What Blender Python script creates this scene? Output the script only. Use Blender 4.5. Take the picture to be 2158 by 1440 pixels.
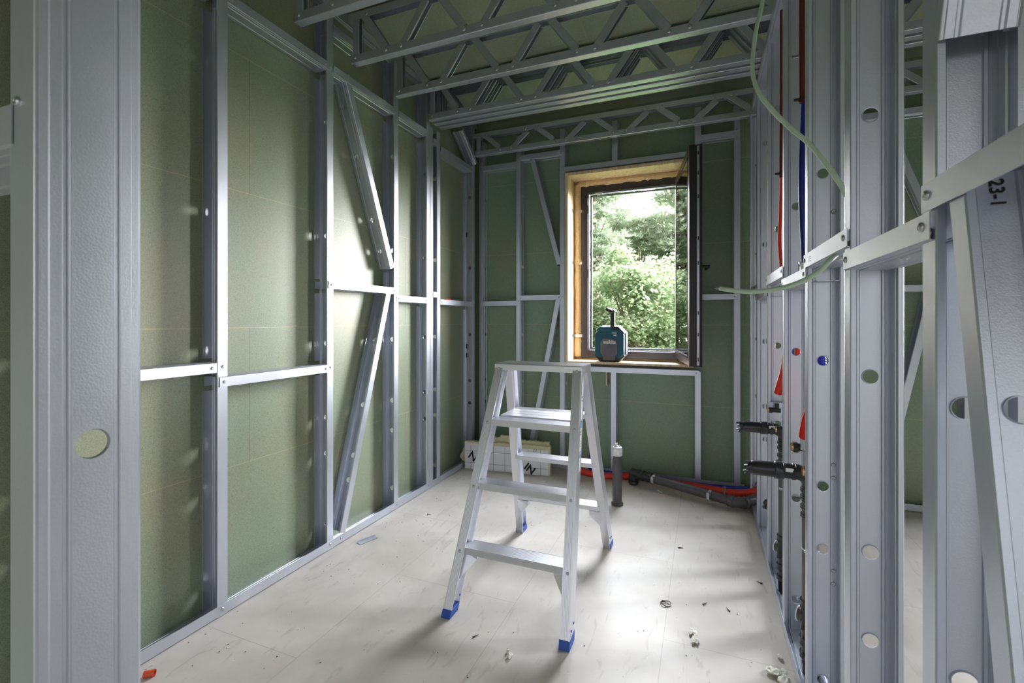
import bpy, bmesh, math, random
import numpy as np
from mathutils import Vector, Matrix
random.seed(7)
rng = np.random.default_rng(11)
for o in list(bpy.data.objects): bpy.data.objects.remove(o)
SC = bpy.context.scene
COL = SC.collection
PI = math.pi
V = Vector

# ------------------------------------------------------------------ camera
F_PX = 990.0; W_PX = 2158.0
YAW = math.atan(403/990)
cam_d = bpy.data.cameras.new('camera'); cam = bpy.data.objects.new('camera', cam_d); COL.objects.link(cam)
cam_d.sensor_width = 36; cam_d.lens = 36*F_PX/W_PX
cam_d.shift_y = -44/W_PX
cam_d.clip_start = 0.02; cam_d.clip_end = 300
cam.location = (0, 0, 1.25); cam.rotation_euler = (PI/2, 0, YAW)
cam_d.dof.use_dof = True; cam_d.dof.focus_distance = 2.4; cam_d.dof.aperture_fstop = 9
SC.camera = cam
SC.view_settings.view_transform = 'Standard'; SC.view_settings.look = 'None'
SC.view_settings.exposure = 0.1; SC.view_settings.gamma = 1; SC.view_settings.use_curve_mapping = False

# ------------------------------------------------------------------ world: bright hazy sky, brightest towards +X +Y
w = bpy.data.worlds.new('overcast_sky'); SC.world = w; w.use_nodes = True
nt = w.node_tree; nt.nodes.clear()
wo = nt.nodes.new('ShaderNodeOutputWorld'); bg = nt.nodes.new('ShaderNodeBackground')
tc = nt.nodes.new('ShaderNodeTexCoord')
dot = nt.nodes.new('ShaderNodeVectorMath'); dot.operation = 'DOT_PRODUCT'
sd = V((0.62, 0.75, 0.25)).normalized(); dot.inputs[1].default_value = sd
nt.links.new(tc.outputs['Generated'], dot.inputs[0])
mr = nt.nodes.new('ShaderNodeMapRange'); mr.interpolation_type = 'SMOOTHSTEP'
mr.inputs['From Min'].default_value = 0.12; mr.inputs['From Max'].default_value = 0.97
mr.inputs['To Min'].default_value = 1.6; mr.inputs['To Max'].default_value = 58.0
nt.links.new(dot.outputs['Value'], mr.inputs['Value'])
sep = nt.nodes.new('ShaderNodeSeparateXYZ'); nt.links.new(tc.outputs['Generated'], sep.inputs[0])
ramp = nt.nodes.new('ShaderNodeValToRGB')
ramp.color_ramp.elements[0].position = 0.47; ramp.color_ramp.elements[0].color = (0.30, 0.31, 0.27, 1)
ramp.color_ramp.elements[1].position = 0.52; ramp.color_ramp.elements[1].color = (1.0, 0.98, 0.97, 1)
e = ramp.color_ramp.elements.new(1.0); e.color = (0.80, 0.88, 1.0, 1)
mz = nt.nodes.new('ShaderNodeMapRange'); mz.inputs['From Min'].default_value = -1; mz.inputs['From Max'].default_value = 1
nt.links.new(sep.outputs['Z'], mz.inputs['Value']); nt.links.new(mz.outputs['Result'], ramp.inputs['Fac'])
nt.links.new(ramp.outputs['Color'], bg.inputs['Color']); nt.links.new(mr.outputs['Result'], bg.inputs['Strength'])
nt.links.new(bg.outputs['Background'], wo.inputs['Surface'])

def area(name, loc, rot, sx, sy, energy, color=(1, 1, 1), portal=False):
    d = bpy.data.lights.new(name, 'AREA'); d.shape = 'RECTANGLE'; d.size = sx; d.size_y = sy
    d.energy = energy; d.color = color
    if portal: d.cycles.is_portal = True
    o = bpy.data.objects.new(name, d); COL.objects.link(o); o.location = loc; o.rotation_euler = rot
    return o
# portals only guide sampling of the sky through the openings (they give no light of their own)
area('window_portal', (-0.55, 4.12, 1.65), (-PI/2, 0, 0), 0.85, 1.5, 1, portal=True)
area('rear_portal', (0.875, -2.66, 1.125), (PI/2, 0, 0), 4.85, 2.25, 1, portal=True)
area('side_portal', (2.8, 4.0, 1.65), (-PI/2, 0, 0), 1.0, 1.5, 1, portal=True)

# ------------------------------------------------------------------ materials
MATS = {}
def nmat(name):
    m = bpy.data.materials.new(name); m.use_nodes = True
    return m, m.node_tree, m.node_tree.nodes['Principled BSDF']
def P(m, col, rough=0.5, metal=0.0, spec=0.5):
    b = m.node_tree.nodes['Principled BSDF']
    b.inputs['Base Color'].default_value = (*col, 1); b.inputs['Roughness'].default_value = rough
    b.inputs['Metallic'].default_value = metal; b.inputs['Specular IOR Level'].default_value = spec
def simple(name, col, rough=0.5, metal=0.0, spec=0.5, bump=0.0, bscale=60, var=0.0):
    m, t, b = nmat(name); P(m, col, rough, metal, spec)
    if bump or var:
        tcn = t.nodes.new('ShaderNodeTexCoord'); nz = t.nodes.new('ShaderNodeTexNoise')
        nz.inputs['Scale'].default_value = bscale; nz.inputs['Detail'].default_value = 4
        t.links.new(tcn.outputs['Object'], nz.inputs['Vector'])
        if bump:
            bp = t.nodes.new('ShaderNodeBump'); bp.inputs['Strength'].default_value = bump; bp.inputs['Distance'].default_value = 0.01
            t.links.new(nz.outputs['Fac'], bp.inputs['Height']); t.links.new(bp.outputs['Normal'], b.inputs['Normal'])
        if var:
            mx = t.nodes.new('ShaderNodeMix'); mx.data_type = 'RGBA'
            mx.inputs[6].default_value = (*[c*(1-var) for c in col], 1); mx.inputs[7].default_value = (*[min(1, c*(1+var)) for c in col], 1)
            t.links.new(nz.outputs['Fac'], mx.inputs[0]); t.links.new(mx.outputs[2], b.inputs['Base Color'])
    MATS[name] = m
    return m
def metal_mat(name, col, rough, metallic):
    m, t, b = nmat(name); P(m, col, rough, metallic)
    tcn = t.nodes.new('ShaderNodeTexCoord')
    n1 = t.nodes.new('ShaderNodeTexNoise'); n1.inputs['Scale'].default_value = 7; n1.inputs['Detail'].default_value = 5
    n2 = t.nodes.new('ShaderNodeTexNoise'); n2.inputs['Scale'].default_value = 420; n2.inputs['Detail'].default_value = 2
    t.links.new(tcn.outputs['Object'], n1.inputs['Vector']); t.links.new(tcn.outputs['Object'], n2.inputs['Vector'])
    r = t.nodes.new('ShaderNodeMapRange'); r.inputs['To Min'].default_value = rough-0.07; r.inputs['To Max'].default_value = rough+0.09
    t.links.new(n1.outputs['Fac'], r.inputs['Value']); t.links.new(r.outputs['Result'], b.inputs['Roughness'])
    mx = t.nodes.new('ShaderNodeMix'); mx.data_type = 'RGBA'
    mx.inputs[6].default_value = (*[c*0.90 for c in col], 1); mx.inputs[7].default_value = (*[min(1, c*1.08) for c in col], 1)
    ad = t.nodes.new('ShaderNodeMath'); ad.operation = 'MULTIPLY_ADD'; ad.inputs[1].default_value = 0.5; 
    t.links.new(n2.outputs['Fac'], ad.inputs[0]); 
    h = t.nodes.new('ShaderNodeMath'); h.operation = 'MULTIPLY'; h.inputs[1].default_value = 0.5
    t.links.new(n1.outputs['Fac'], h.inputs[0]); t.links.new(h.outputs[0], ad.inputs[2])
    t.links.new(ad.outputs[0], mx.inputs[0]); t.links.new(mx.outputs[2], b.inputs['Base Color'])
    bp = t.nodes.new('ShaderNodeBump'); bp.inputs['Strength'].default_value = 0.10; bp.inputs['Distance'].default_value = 0.002
    t.links.new(n2.outputs['Fac'], bp.inputs['Height']); t.links.new(bp.outputs['Normal'], b.inputs['Normal'])
    MATS[name] = m
    return m
GALV = metal_mat('galvanised_steel', (0.61, 0.64, 0.72), 0.375, 0.78)
ALU = metal_mat('brushed_aluminium', (0.80, 0.81, 0.87), 0.37, 0.94)
SCREW = simple('screw_zinc', (0.55, 0.57, 0.6), 0.30, 0.95)
DARK = simple('dark_recess', (0.02, 0.02, 0.022), 0.6)
BLACKPIPE = simple('black_pipe_plastic', (0.022, 0.022, 0.026), 0.32, 0, 0.5, 0.05, 40)
GREYPIPE = simple('dark_grey_pipe_plastic', (0.085, 0.078, 0.082), 0.42, 0, 0.5, 0.05, 40, 0.12)
BRASS = simple('brass', (0.75, 0.52, 0.22), 0.28, 0.95)
RED = simple('red_hose', (0.72, 0.035, 0.02), 0.38, 0, 0.5, 0.25, 160)
DKRED = simple('dark_red_pipe', (0.11, 0.014, 0.009), 0.22)
DKBLUE = simple('dark_blue_pipe', (0.008, 0.014, 0.19), 0.30)
BLUE = simple('blue_hose', (0.015, 0.03, 0.42), 0.35, 0, 0.5, 0.25, 160)
FOOT = simple('blue_rubber', (0.02, 0.09, 0.42), 0.5)
CABLE = simple('pale_green_conduit', (0.50, 0.62, 0.47), 0.32)
WHITE = simple('white_plastic', (0.8, 0.8, 0.8), 0.45)
FOAMW = simple('white_foam', (0.85, 0.84, 0.76), 0.8, 0, 0.3, 0.8, 90, 0.06)
FOAMY = simple('yellow_foam', (0.62, 0.58, 0.36), 0.85, 0, 0.2, 0.9, 70, 0.15)
PUFOAM = simple('expanding_foam', (0.80, 0.60, 0.33), 0.75, 0, 0.3, 0.9, 45, 0.15)
FRAME = simple('window_frame_anthracite', (0.038, 0.030, 0.036), 0.33, 0, 0.6)
GASKET = simple('rubber_gasket', (0.008, 0.008, 0.01), 0.5)
TEAL = simple('radio_teal', (0.0, 0.085, 0.135), 0.38)
RBLACK = simple('radio_black', (0.018, 0.018, 0.022), 0.45)
RGREY = simple('radio_grille', (0.17, 0.17, 0.20), 0.55, 0, 0.4, 0.6, 500)
RSIDE = simple('radio_grey_bumper', (0.13, 0.135, 0.15), 0.5)
INK = simple('marker_ink', (0.01, 0.01, 0.012), 0.5)
LBLUE = simple('sticker_blue', (0.10, 0.38, 0.72), 0.4)
PAPER = simple('white_paper', (0.74, 0.74, 0.76), 0.6)
ORANGE = simple('orange_tube', (0.75, 0.09, 0.03), 0.4)
BARK = simple('tree_bark', (0.22, 0.14, 0.10), 0.9, 0, 0.2, 0.6, 8, 0.3)
GRASS = simple('meadow_grass', (0.06, 0.10, 0.03), 0.95, 0, 0.1, 0.6, 3, 0.3)

def wood_mat():
    m, t, b = nmat('pine_board'); P(m, (0.78, 0.56, 0.33), 0.5)
    tcn = t.nodes.new('ShaderNodeTexCoord'); mp = t.nodes.new('ShaderNodeMapping'); mp.inputs['Scale'].default_value = (14, 14, 0.9)
    nz = t.nodes.new('ShaderNodeTexNoise'); nz.inputs['Scale'].default_value = 3; nz.inputs['Detail'].default_value = 5; nz.inputs['Distortion'].default_value = 0.8
    t.links.new(tcn.outputs['Object'], mp.inputs[0]); t.links.new(mp.outputs[0], nz.inputs['Vector'])
    r = t.nodes.new('ShaderNodeValToRGB'); r.color_ramp.elements[0].position = 0.3; r.color_ramp.elements[0].color = (0.62, 0.42, 0.25, 1)
    r.color_ramp.elements[1].position = 0.65; r.color_ramp.elements[1].color = (0.80, 0.63, 0.44, 1)
    t.links.new(nz.outputs['Fac'], r.inputs[0]); t.links.new(r.outputs[0], b.inputs['Base Color'])
    return m
WOOD = wood_mat()

def board_mat(name, uax, vax, v0, pitch, staggers, ustep, base=(0.145, 0.185, 0.105), lt=(0.46, 0.40, 0.24), rough=0.38, cont=0.62):
    """green moisture resistant chipboard: flakes, thin pale butt joints. u runs along, v across the courses."""
    m, t, b = nmat(name); P(m, base, rough, 0, 0.5)
    N = t.nodes; L = t.links
    geo = N.new('ShaderNodeNewGeometry'); sp = N.new('ShaderNodeSeparateXYZ'); L.new(geo.outputs['Position'], sp.inputs[0])
    def M(op, a, bb=None, c=None):
        n = N.new('ShaderNodeMath'); n.operation = op
        for i, x in enumerate((a, bb, c)):
            if x is None: continue
            if isinstance(x, (int, float)): n.inputs[i].default_value = x
            else: L.new(x, n.inputs[i])
        return n.outputs[0]
    u = sp.outputs[uax]; v = sp.outputs[vax]
    vn = M('DIVIDE', M('SUBTRACT', v, v0), pitch)
    row = M('FLOOR', vn)
    fr = M('SUBTRACT', vn, row)
    dv = M('MULTIPLY', M('MINIMUM', fr, M('SUBTRACT', 1.0, fr)), pitch)
    par = M('MODULO', M('ADD', row, 100), 2.0)
    off = M('ADD', M('MULTIPLY', par, staggers[1]-staggers[0]), staggers[0])
    un = M('DIVIDE', M('SUBTRACT', u, off), ustep)
    uf = M('FRACT', un)
    du = M('MULTIPLY', M('MINIMUM', uf, M('SUBTRACT', 1.0, uf)), ustep)
    nz0 = N.new('ShaderNodeTexNoise'); nz0.inputs['Scale'].default_value = 9; L.new(geo.outputs['Position'], nz0.inputs['Vector'])
    wob = M('MULTIPLY', nz0.outputs['Fac'], 0.0032)
    jv = M('LESS_THAN', dv, wob); ju = M('LESS_THAN', du, M('MULTIPLY', wob, 0.55))
    # flakes
    vo = N.new('ShaderNodeTexVoronoi'); vo.inputs['Scale'].default_value = 95; vo.feature = 'F1'
    mp = N.new('ShaderNodeMapping'); mp.inputs['Scale'].default_value = (1.0, 1.0, 1.6); L.new(geo.outputs['Position'], mp.inputs[0]); 
    nzd = N.new('ShaderNodeTexNoise'); nzd.inputs['Scale'].default_value = 60; L.new(mp.outputs[0], nzd.inputs['Vector'])
    mxv = N.new('ShaderNodeMix'); mxv.data_type = 'RGBA'; mxv.inputs[0].default_value = 0.03
    L.new(mp.outputs[0], mxv.inputs[6]); L.new(nzd.outputs['Color'], mxv.inputs[7]); L.new(mxv.outputs[2], vo.inputs['Vector'])
    n1 = N.new('ShaderNodeTexNoise'); n1.inputs['Scale'].default_value = 260; n1.inputs['Detail'].default_value = 3; L.new(geo.outputs['Position'], n1.inputs['Vector'])
    n2 = N.new('ShaderNodeTexNoise'); n2.inputs['Scale'].default_value = 2.2; n2.inputs['Detail'].default_value = 3; L.new(geo.outputs['Position'], n2.inputs['Vector'])
    n3 = N.new('ShaderNodeTexNoise'); n3.inputs['Scale'].default_value = 150; n3.inputs['Detail'].default_value = 1; n3.inputs['Distortion'].default_value = 1.5; L.new(geo.outputs['Position'], n3.inputs['Vector'])
    ra = N.new('ShaderNodeValToRGB'); ra.color_ramp.elements[0].position = 0.33; ra.color_ramp.elements[1].position = 0.68
    ra.color_ramp.elements[0].color = (*[c*(1-0.28*cont) for c in base], 1); ra.color_ramp.elements[1].color = (*[c*(1+0.26*cont) for c in base], 1)
    L.new(n1.outputs['Fac'], ra.inputs[0])
    sp1 = M('LESS_THAN', n3.outputs['Fac'], 0.32)
    mA = N.new('ShaderNodeMix'); mA.data_type = 'RGBA'; L.new(M('MULTIPLY', sp1, 0.55), mA.inputs[0])
    L.new(ra.outputs[0], mA.inputs[6]); mA.inputs[7].default_value = (base[0]*0.35, base[1]*0.42, base[2]*0.4, 1)
    tint = N.new('ShaderNodeMix'); tint.data_type = 'RGBA'; tint.blend_type = 'MULTIPLY'; tint.inputs[0].default_value = 0.8
    rt = N.new('ShaderNodeValToRGB'); rt.color_ramp.elements[0].position = 0.35; rt.color_ramp.elements[0].color = (1.1, 1.0, 0.9, 1)
    rt.color_ramp.elements[1].position = 0.65; rt.color_ramp.elements[1].color = (0.92, 1.05, 1.0, 1)
    L.new(n2.outputs['Fac'], rt.inputs[0]); L.new(mA.outputs[2], tint.inputs[6]); L.new(rt.outputs[0], tint.inputs[7])
    mB = N.new('ShaderNodeMix'); mB.data_type = 'RGBA'; L.new(jv, mB.inputs[0]); L.new(tint.outputs[2], mB.inputs[6]); mB.inputs[7].default_value = (*lt, 1)
    mC = N.new('ShaderNodeMix'); mC.data_type = 'RGBA'; L.new(ju, mC.inputs[0]); L.new(mB.outputs[2], mC.inputs[6]); mC.inputs[7].default_value = (lt[0]*0.3, lt[1]*0.3, lt[2]*0.25, 1)
    L.new(mC.outputs[2], b.inputs['Base Color'])
    bp = N.new('ShaderNodeBump'); bp.inputs['Strength'].default_value = 0.12; bp.inputs['Distance'].default_value = 0.003
    L.new(n1.outputs['Fac'], bp.inputs['Height']); L.new(bp.outputs['Normal'], b.inputs['Normal'])
    return m
BASEG = (0.285, 0.315, 0.232)
B_LEFT = board_mat('green_chipboard_left', 'Y', 'Z', 0.588, 0.6293, (1.584, 2.834), 2.5, BASEG)
B_BACK = board_mat('green_chipboard_back', 'X', 'Z', 0.588, 0.6293, (-0.96, -2.21), 2.5, (0.235, 0.30, 0.215), cont=0.5)
B_CEIL = board_mat('green_chipboard_ceiling', 'Y', 'X', -1.30, 0.63, (0.4, 1.6), 2.5, tuple(c*1.1 for c in BASEG))

def floor_mat():
    m, t, b = nmat('cement_floor_board'); P(m, (0.6, 0.56, 0.52), 0.5, 0, 0.4)
    N = t.nodes; L = t.links
    geo = N.new('ShaderNodeNewGeometry'); sp = N.new('ShaderNodeSeparateXYZ'); L.new(geo.outputs['Position'], sp.inputs[0])
    def M(op, a, bb=None):
        n = N.new('ShaderNodeMath'); n.operation = op
        for i, x in enumerate((a, bb)):
            if x is None: continue
            if isinstance(x, (int, float)): n.inputs[i].default_value = x
            else: L.new(x, n.inputs[i])
        return n.outputs[0]
    def noise(s, d=4, dist=0):
        n = N.new('ShaderNodeTexNoise'); n.inputs['Scale'].default_value = s; n.inputs['Detail'].default_value = d; n.inputs['Distortion'].default_value = dist
        L.new(geo.outputs['Position'], n.inputs['Vector']); return n.outputs['Fac']
    ra = N.new('ShaderNodeValToRGB'); ra.color_ramp.elements[0].position = 0.32; ra.color_ramp.elements[0].color = (0.52, 0.475, 0.425, 1)
    ra.color_ramp.elements[1].position = 0.68; ra.color_ramp.elements[1].color = (0.66, 0.62, 0.575, 1); L.new(noise(2.6, 6, 0.7), ra.inputs[0])
    # scuffs and smears
    def layer(prev, fac, col):
        mm = N.new('ShaderNodeMix'); mm.data_type = 'RGBA'; L.new(fac, mm.inputs[0]); L.new(prev, mm.inputs[6]); mm.inputs[7].default_value = (*col, 1); return mm.outputs[2]
    def band(x, a, c, k):
        r = N.new('ShaderNodeMapRange'); L.new(x, r.inputs['Value']); r.inputs['From Min'].default_value = a; r.inputs['From Max'].default_value = c
        r.inputs['To Max'].default_value = k; r.clamp = True; return r.outputs['Result']
    mpn = N.new('ShaderNodeMapping'); mpn.inputs['Rotation'].default_value = (0, 0, 0.5); mpn.inputs['Scale'].default_value = (9, 2.2, 1); L.new(geo.outputs['Position'], mpn.inputs[0])
    sc = N.new('ShaderNodeTexNoise'); sc.inputs['Scale'].default_value = 2.4; sc.inputs['Detail'].default_value = 9; sc.inputs['Distortion'].default_value = 1.6; L.new(mpn.outputs[0], sc.inputs['Vector'])
    c = layer(ra.outputs[0], band(sc.outputs['Fac'], 0.60, 0.72, 0.40), (0.36, 0.30, 0.25))
    c = layer(c, band(noise(1.3, 8, 2.0), 0.58, 0.75, 0.35), (0.40, 0.37, 0.34))
    c = layer(c, band(noise(55, 2), 0.72, 0.78, 0.35), (0.26, 0.23, 0.2))
    # seams: long boards along Y 0.62 wide
    x = M('DIVIDE', M('SUBTRACT', sp.outputs['X'], -0.145), 0.625); fx = M('FRACT', x); dx = M('MULTIPLY', M('MINIMUM', fx, M('SUBTRACT', 1.0, fx)), 0.625)
    par = M('MODULO', M('ADD', M('FLOOR', x), 100), 2.0)
    y = M('DIVIDE', M('SUBTRACT', M('SUBTRACT', sp.outputs['Y'], 1.93), M('MULTIPLY', par, -0.62)), 1.25); fy = M('FRACT', y); dy = M('MULTIPLY', M('MINIMUM', fy, M('SUBTRACT', 1.0, fy)), 1.25)
    seam = M('MAXIMUM', M('LESS_THAN', dx, 0.0013), M('LESS_THAN', dy, 0.0013))
    c = layer(c, M('MULTIPLY', seam, 0.6), (0.33, 0.30, 0.26))
    L.new(c, b.inputs['Base Color'])
    rr = N.new('ShaderNodeMapRange'); L.new(noise(3, 5), rr.inputs['Value']); rr.inputs['To Min'].default_value = 0.38; rr.inputs['To Max'].default_value = 0.62; L.new(rr.outputs['Result'], b.inputs['Roughness'])
    return m
FLOORM = floor_mat()

def glass_mat():
    m = bpy.data.materials.new('window_glass'); m.use_nodes = True; t = m.node_tree; t.nodes.clear()
    o = t.nodes.new('ShaderNodeOutputMaterial'); mx = t.nodes.new('ShaderNodeMixShader'); tr = t.nodes.new('ShaderNodeBsdfTransparent'); gl = t.nodes.new('ShaderNodeBsdfGlossy')
    tr.inputs[0].default_value = (0.93, 0.97, 0.94, 1); gl.inputs['Roughness'].default_value = 0.015
    fr = t.nodes.new('ShaderNodeFresnel'); fr.inputs['IOR'].default_value = 1.9
    t.links.new(fr.outputs[0], mx.inputs[0]); t.links.new(tr.outputs[0], mx.inputs[1]); t.links.new(gl.outputs[0], mx.inputs[2]); t.links.new(mx.outputs[0], o.inputs[0])
    return m
GLASS = glass_mat()
def leaf_mat(name, c1, c2, scale):
    m = bpy.data.materials.new(name); m.use_nodes = True; t = m.node_tree; t.nodes.clear(); N = t.nodes; L = t.links
    o = N.new('ShaderNodeOutputMaterial'); mx = N.new('ShaderNodeMixShader'); mx.inputs[0].default_value = 0.42
    d = N.new('ShaderNodeBsdfDiffuse'); tr = N.new('ShaderNodeBsdfTranslucent')
    geo = N.new('ShaderNodeNewGeometry'); nz = N.new('ShaderNodeTexNoise'); nz.inputs['Scale'].default_value = scale; nz.inputs['Detail'].default_value = 3
    L.new(geo.outputs['Position'], nz.inputs['Vector'])
    ra = N.new('ShaderNodeValToRGB'); ra.color_ramp.elements[0].position = 0.36; ra.color_ramp.elements[0].color = (*c1, 1); ra.color_ramp.elements[1].position = 0.62; ra.color_ramp.elements[1].color = (*c2, 1)
    L.new(nz.outputs['Fac'], ra.inputs[0]); L.new(ra.outputs[0], d.inputs[0]); L.new(ra.outputs[0], tr.inputs[0])
    L.new(d.outputs[0], mx.inputs[1]); L.new(tr.outputs[0], mx.inputs[2]); L.new(mx.outputs[0], o.inputs[0])
    return m
LEAF = leaf_mat('broadleaf_leaves', (0.20, 0.28, 0.14), (0.34, 0.39, 0.24), 1.3)
LEAFD = leaf_mat('dark_broadleaf_leaves', (0.20, 0.28, 0.16), (0.36, 0.42, 0.25), 1.3)
NEEDLE = leaf_mat('pine_needles', (0.36, 0.42, 0.31), (0.55, 0.60, 0.46), 1.0)

# ------------------------------------------------------------------ helpers
def tag(o, label=None, cat=None, group=None, kind=None):
    if label: o['label'] = label
    if cat: o['category'] = cat
    if group: o['group'] = group
    if kind: o['kind'] = kind
    return o
def empty(name, loc, label, cat, group=None):
    o = bpy.data.objects.new(name, None); COL.objects.link(o); o.location = loc; o.empty_display_size = 0.05
    return tag(o, label, cat, group)
def parent(o, p):
    o.parent = p
def origin_of(p):
    """world origin of an unrotated parent chain"""
    v = V((0, 0, 0))
    while p is not None: v = v + V(p.location); p = p.parent
    return v
class MB:
    def __init__(s): s.v = []; s.f = []; s.m = []
    def add(s, vs, fs, mi=0):
        n = len(s.v); s.v += [tuple(x) for x in vs]; s.f += [tuple(i+n for i in f) for f in fs]; s.m += [mi]*len(fs)
        return s
    def obox(s, c, ax, ay, az, hx, hy, hz, mi=0):
        c = V(c); ax = V(ax).normalized(); ay = V(ay).normalized(); az = V(az).normalized()
        vs = [c+ax*(hx*i)+ay*(hy*j)+az*(hz*k) for i in (-1, 1) for j in (-1, 1) for k in (-1, 1)]
        return s.add(vs, [(0, 1, 3, 2), (4, 6, 7, 5), (0, 4, 5, 1), (2, 3, 7, 6), (0, 2, 6, 4), (1, 5, 7, 3)], mi)
    def box(s, lo, hi, mi=0):
        c = [(a+b)/2 for a, b in zip(lo, hi)]; h = [abs(b-a)/2 for a, b in zip(lo, hi)]
        return s.obox(c, (1, 0, 0), (0, 1, 0), (0, 0, 1), *h, mi)
    def prism(s, poly, o, ua, va, wa, L, mi=0, caps=True):
        """poly (u,v) extruded L along wa from o"""
        o = V(o); ua = V(ua); va = V(va); wa = V(wa).normalized()
        n = len(poly); a = [o+ua*p[0]+va*p[1] for p in poly]; b = [p+wa*L for p in a]
        fs = [(i, (i+1) % n, n+(i+1) % n, n+i) for i in range(n)]
        if caps: fs += [tuple(range(n))[::-1], tuple(range(n, 2*n))]
        return s.add(a+b, fs, mi)
    def tube(s, pts, r, seg=12, mi=0, caps=True):
        pts = [V(p) for p in pts]; n = len(pts); rs = r if isinstance(r, (list, tuple)) else [r]*n
        t0 = (pts[1]-pts[0]).normalized(); up = V((0, 0, 1)) if abs(t0.z) < 0.9 else V((1, 0, 0))
        nx = t0.cross(up).normalized(); vs = []
        for i, p in enumerate(pts):
            t = (pts[min(i+1, n-1)]-pts[max(i-1, 0)]).normalized()
            nx = (nx - t*nx.dot(t)).normalized(); ny = t.cross(nx)
            for k in range(seg):
                an = 2*PI*k/seg; vs.append(p+(nx*math.cos(an)+ny*math.sin(an))*rs[i])
        fs = [(i*seg+k, i*seg+(k+1) % seg, (i+1)*seg+(k+1) % seg, (i+1)*seg+k) for i in range(n-1) for k in range(seg)]
        if caps: fs += [tuple(range(seg))[::-1], tuple(range((n-1)*seg, n*seg))]
        return s.add(vs, fs, mi)
    def ring(s, c, ax, r0, r1, h, seg=16, mi=0):
        c = V(c); ax = V(ax).normalized(); up = V((0, 0, 1)) if abs(ax.z) < 0.9 else V((1, 0, 0)); nx = ax.cross(up).normalized(); ny = ax.cross(nx)
        vs = []
        for (r, d) in ((r0, 0), (r1, 0), (r1, h), (r0, h)):
            for k in range(seg):
                an = 2*PI*k/seg; vs.append(c+ax*d+(nx*math.cos(an)+ny*math.sin(an))*r)
        fs = [(q*seg+k, q*seg+(k+1) % seg, ((q+1) % 4)*seg+(k+1) % seg, ((q+1) % 4)*seg+k) for q in range(4) for k in range(seg)]
        return s.add(vs, fs, mi)
    def build(s, name, mats, par=None, origin=None, smooth=False, solid=0, bevel=0, bseg=2, fix=True):
        if not isinstance(mats, (list, tuple)): mats = [mats]
        base = origin_of(par) if par is not None else V((0, 0, 0))
        org = V(origin) if origin is not None else (base if par is not None else V(s.v[0]))
        me = bpy.data.meshes.new(name)
        me.from_pydata([tuple(V(p)-org) for p in s.v], [], s.f)
        for m in mats: me.materials.append(m)
        if len(mats) > 1:
            for p, i in zip(me.polygons, s.m): p.material_index = i
        if fix:
            bm = bmesh.new(); bm.from_mesh(me); bmesh.ops.recalc_face_normals(bm, faces=bm.faces); bm.to_mesh(me); bm.free()
        if smooth:
            me.polygons.foreach_set('use_smooth', [True]*len(me.polygons))
        o = bpy.data.objects.new(name, me); COL.objects.link(o); o.location = org-base
        if par is not None: o.parent = par
        if solid:
            md = o.modifiers.new('thickness', 'SOLIDIFY'); md.thickness = solid; md.offset = 0
        if bevel:
            md = o.modifiers.new('bevel', 'BEVEL'); md.width = bevel; md.segments = bseg; md.limit_method = 'ANGLE'
        if smooth:
            try:
                md = o.modifiers.new('edges', 'EDGE_SPLIT'); md.split_angle = math.radians(38)
            except Exception: pass
        return o
def struct(o, label=None): 
    o['kind'] = 'structure'
    if label: o['label'] = label
    return o

_screw = None
def screw_mesh():
    global _screw
    if _screw: return _screw
    b = MB(); seg = 12
    prof = [(0.0001, 0.0032), (0.0017, 0.0032), (0.0022, 0.0018), (0.0026, 0.0034), (0.0043, 0.0036), (0.0062, 0.0022), (0.0068, 0.0)]
    vs = []; fs = []
    for (r, z) in prof:
        for k in range(seg): vs.append((r*math.cos(2*PI*k/seg), r*math.sin(2*PI*k/seg), z))
    for i in range(len(prof)-1):
        for k in range(seg): fs.append((i*seg+k, i*seg+(k+1) % seg, (i+1)*seg+(k+1) % seg, (i+1)*seg+k))
    b.add(vs, fs); o = b.build('screw', SCREW, origin=(0, 0, 0), smooth=True); _screw = o.data
    bpy.data.objects.remove(o); return _screw
def screw(par, pos, nrm, sc=1.0):
    o = bpy.data.objects.new('screw', screw_mesh()); COL.objects.link(o); o.parent = par
    o.location = V(pos)-origin_of(par); o.rotation_mode = 'QUATERNION'; o.rotation_quaternion = V((0, 0, 1)).rotation_difference(V(nrm).normalized())
    o.scale = (sc, sc, sc); return o

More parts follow.
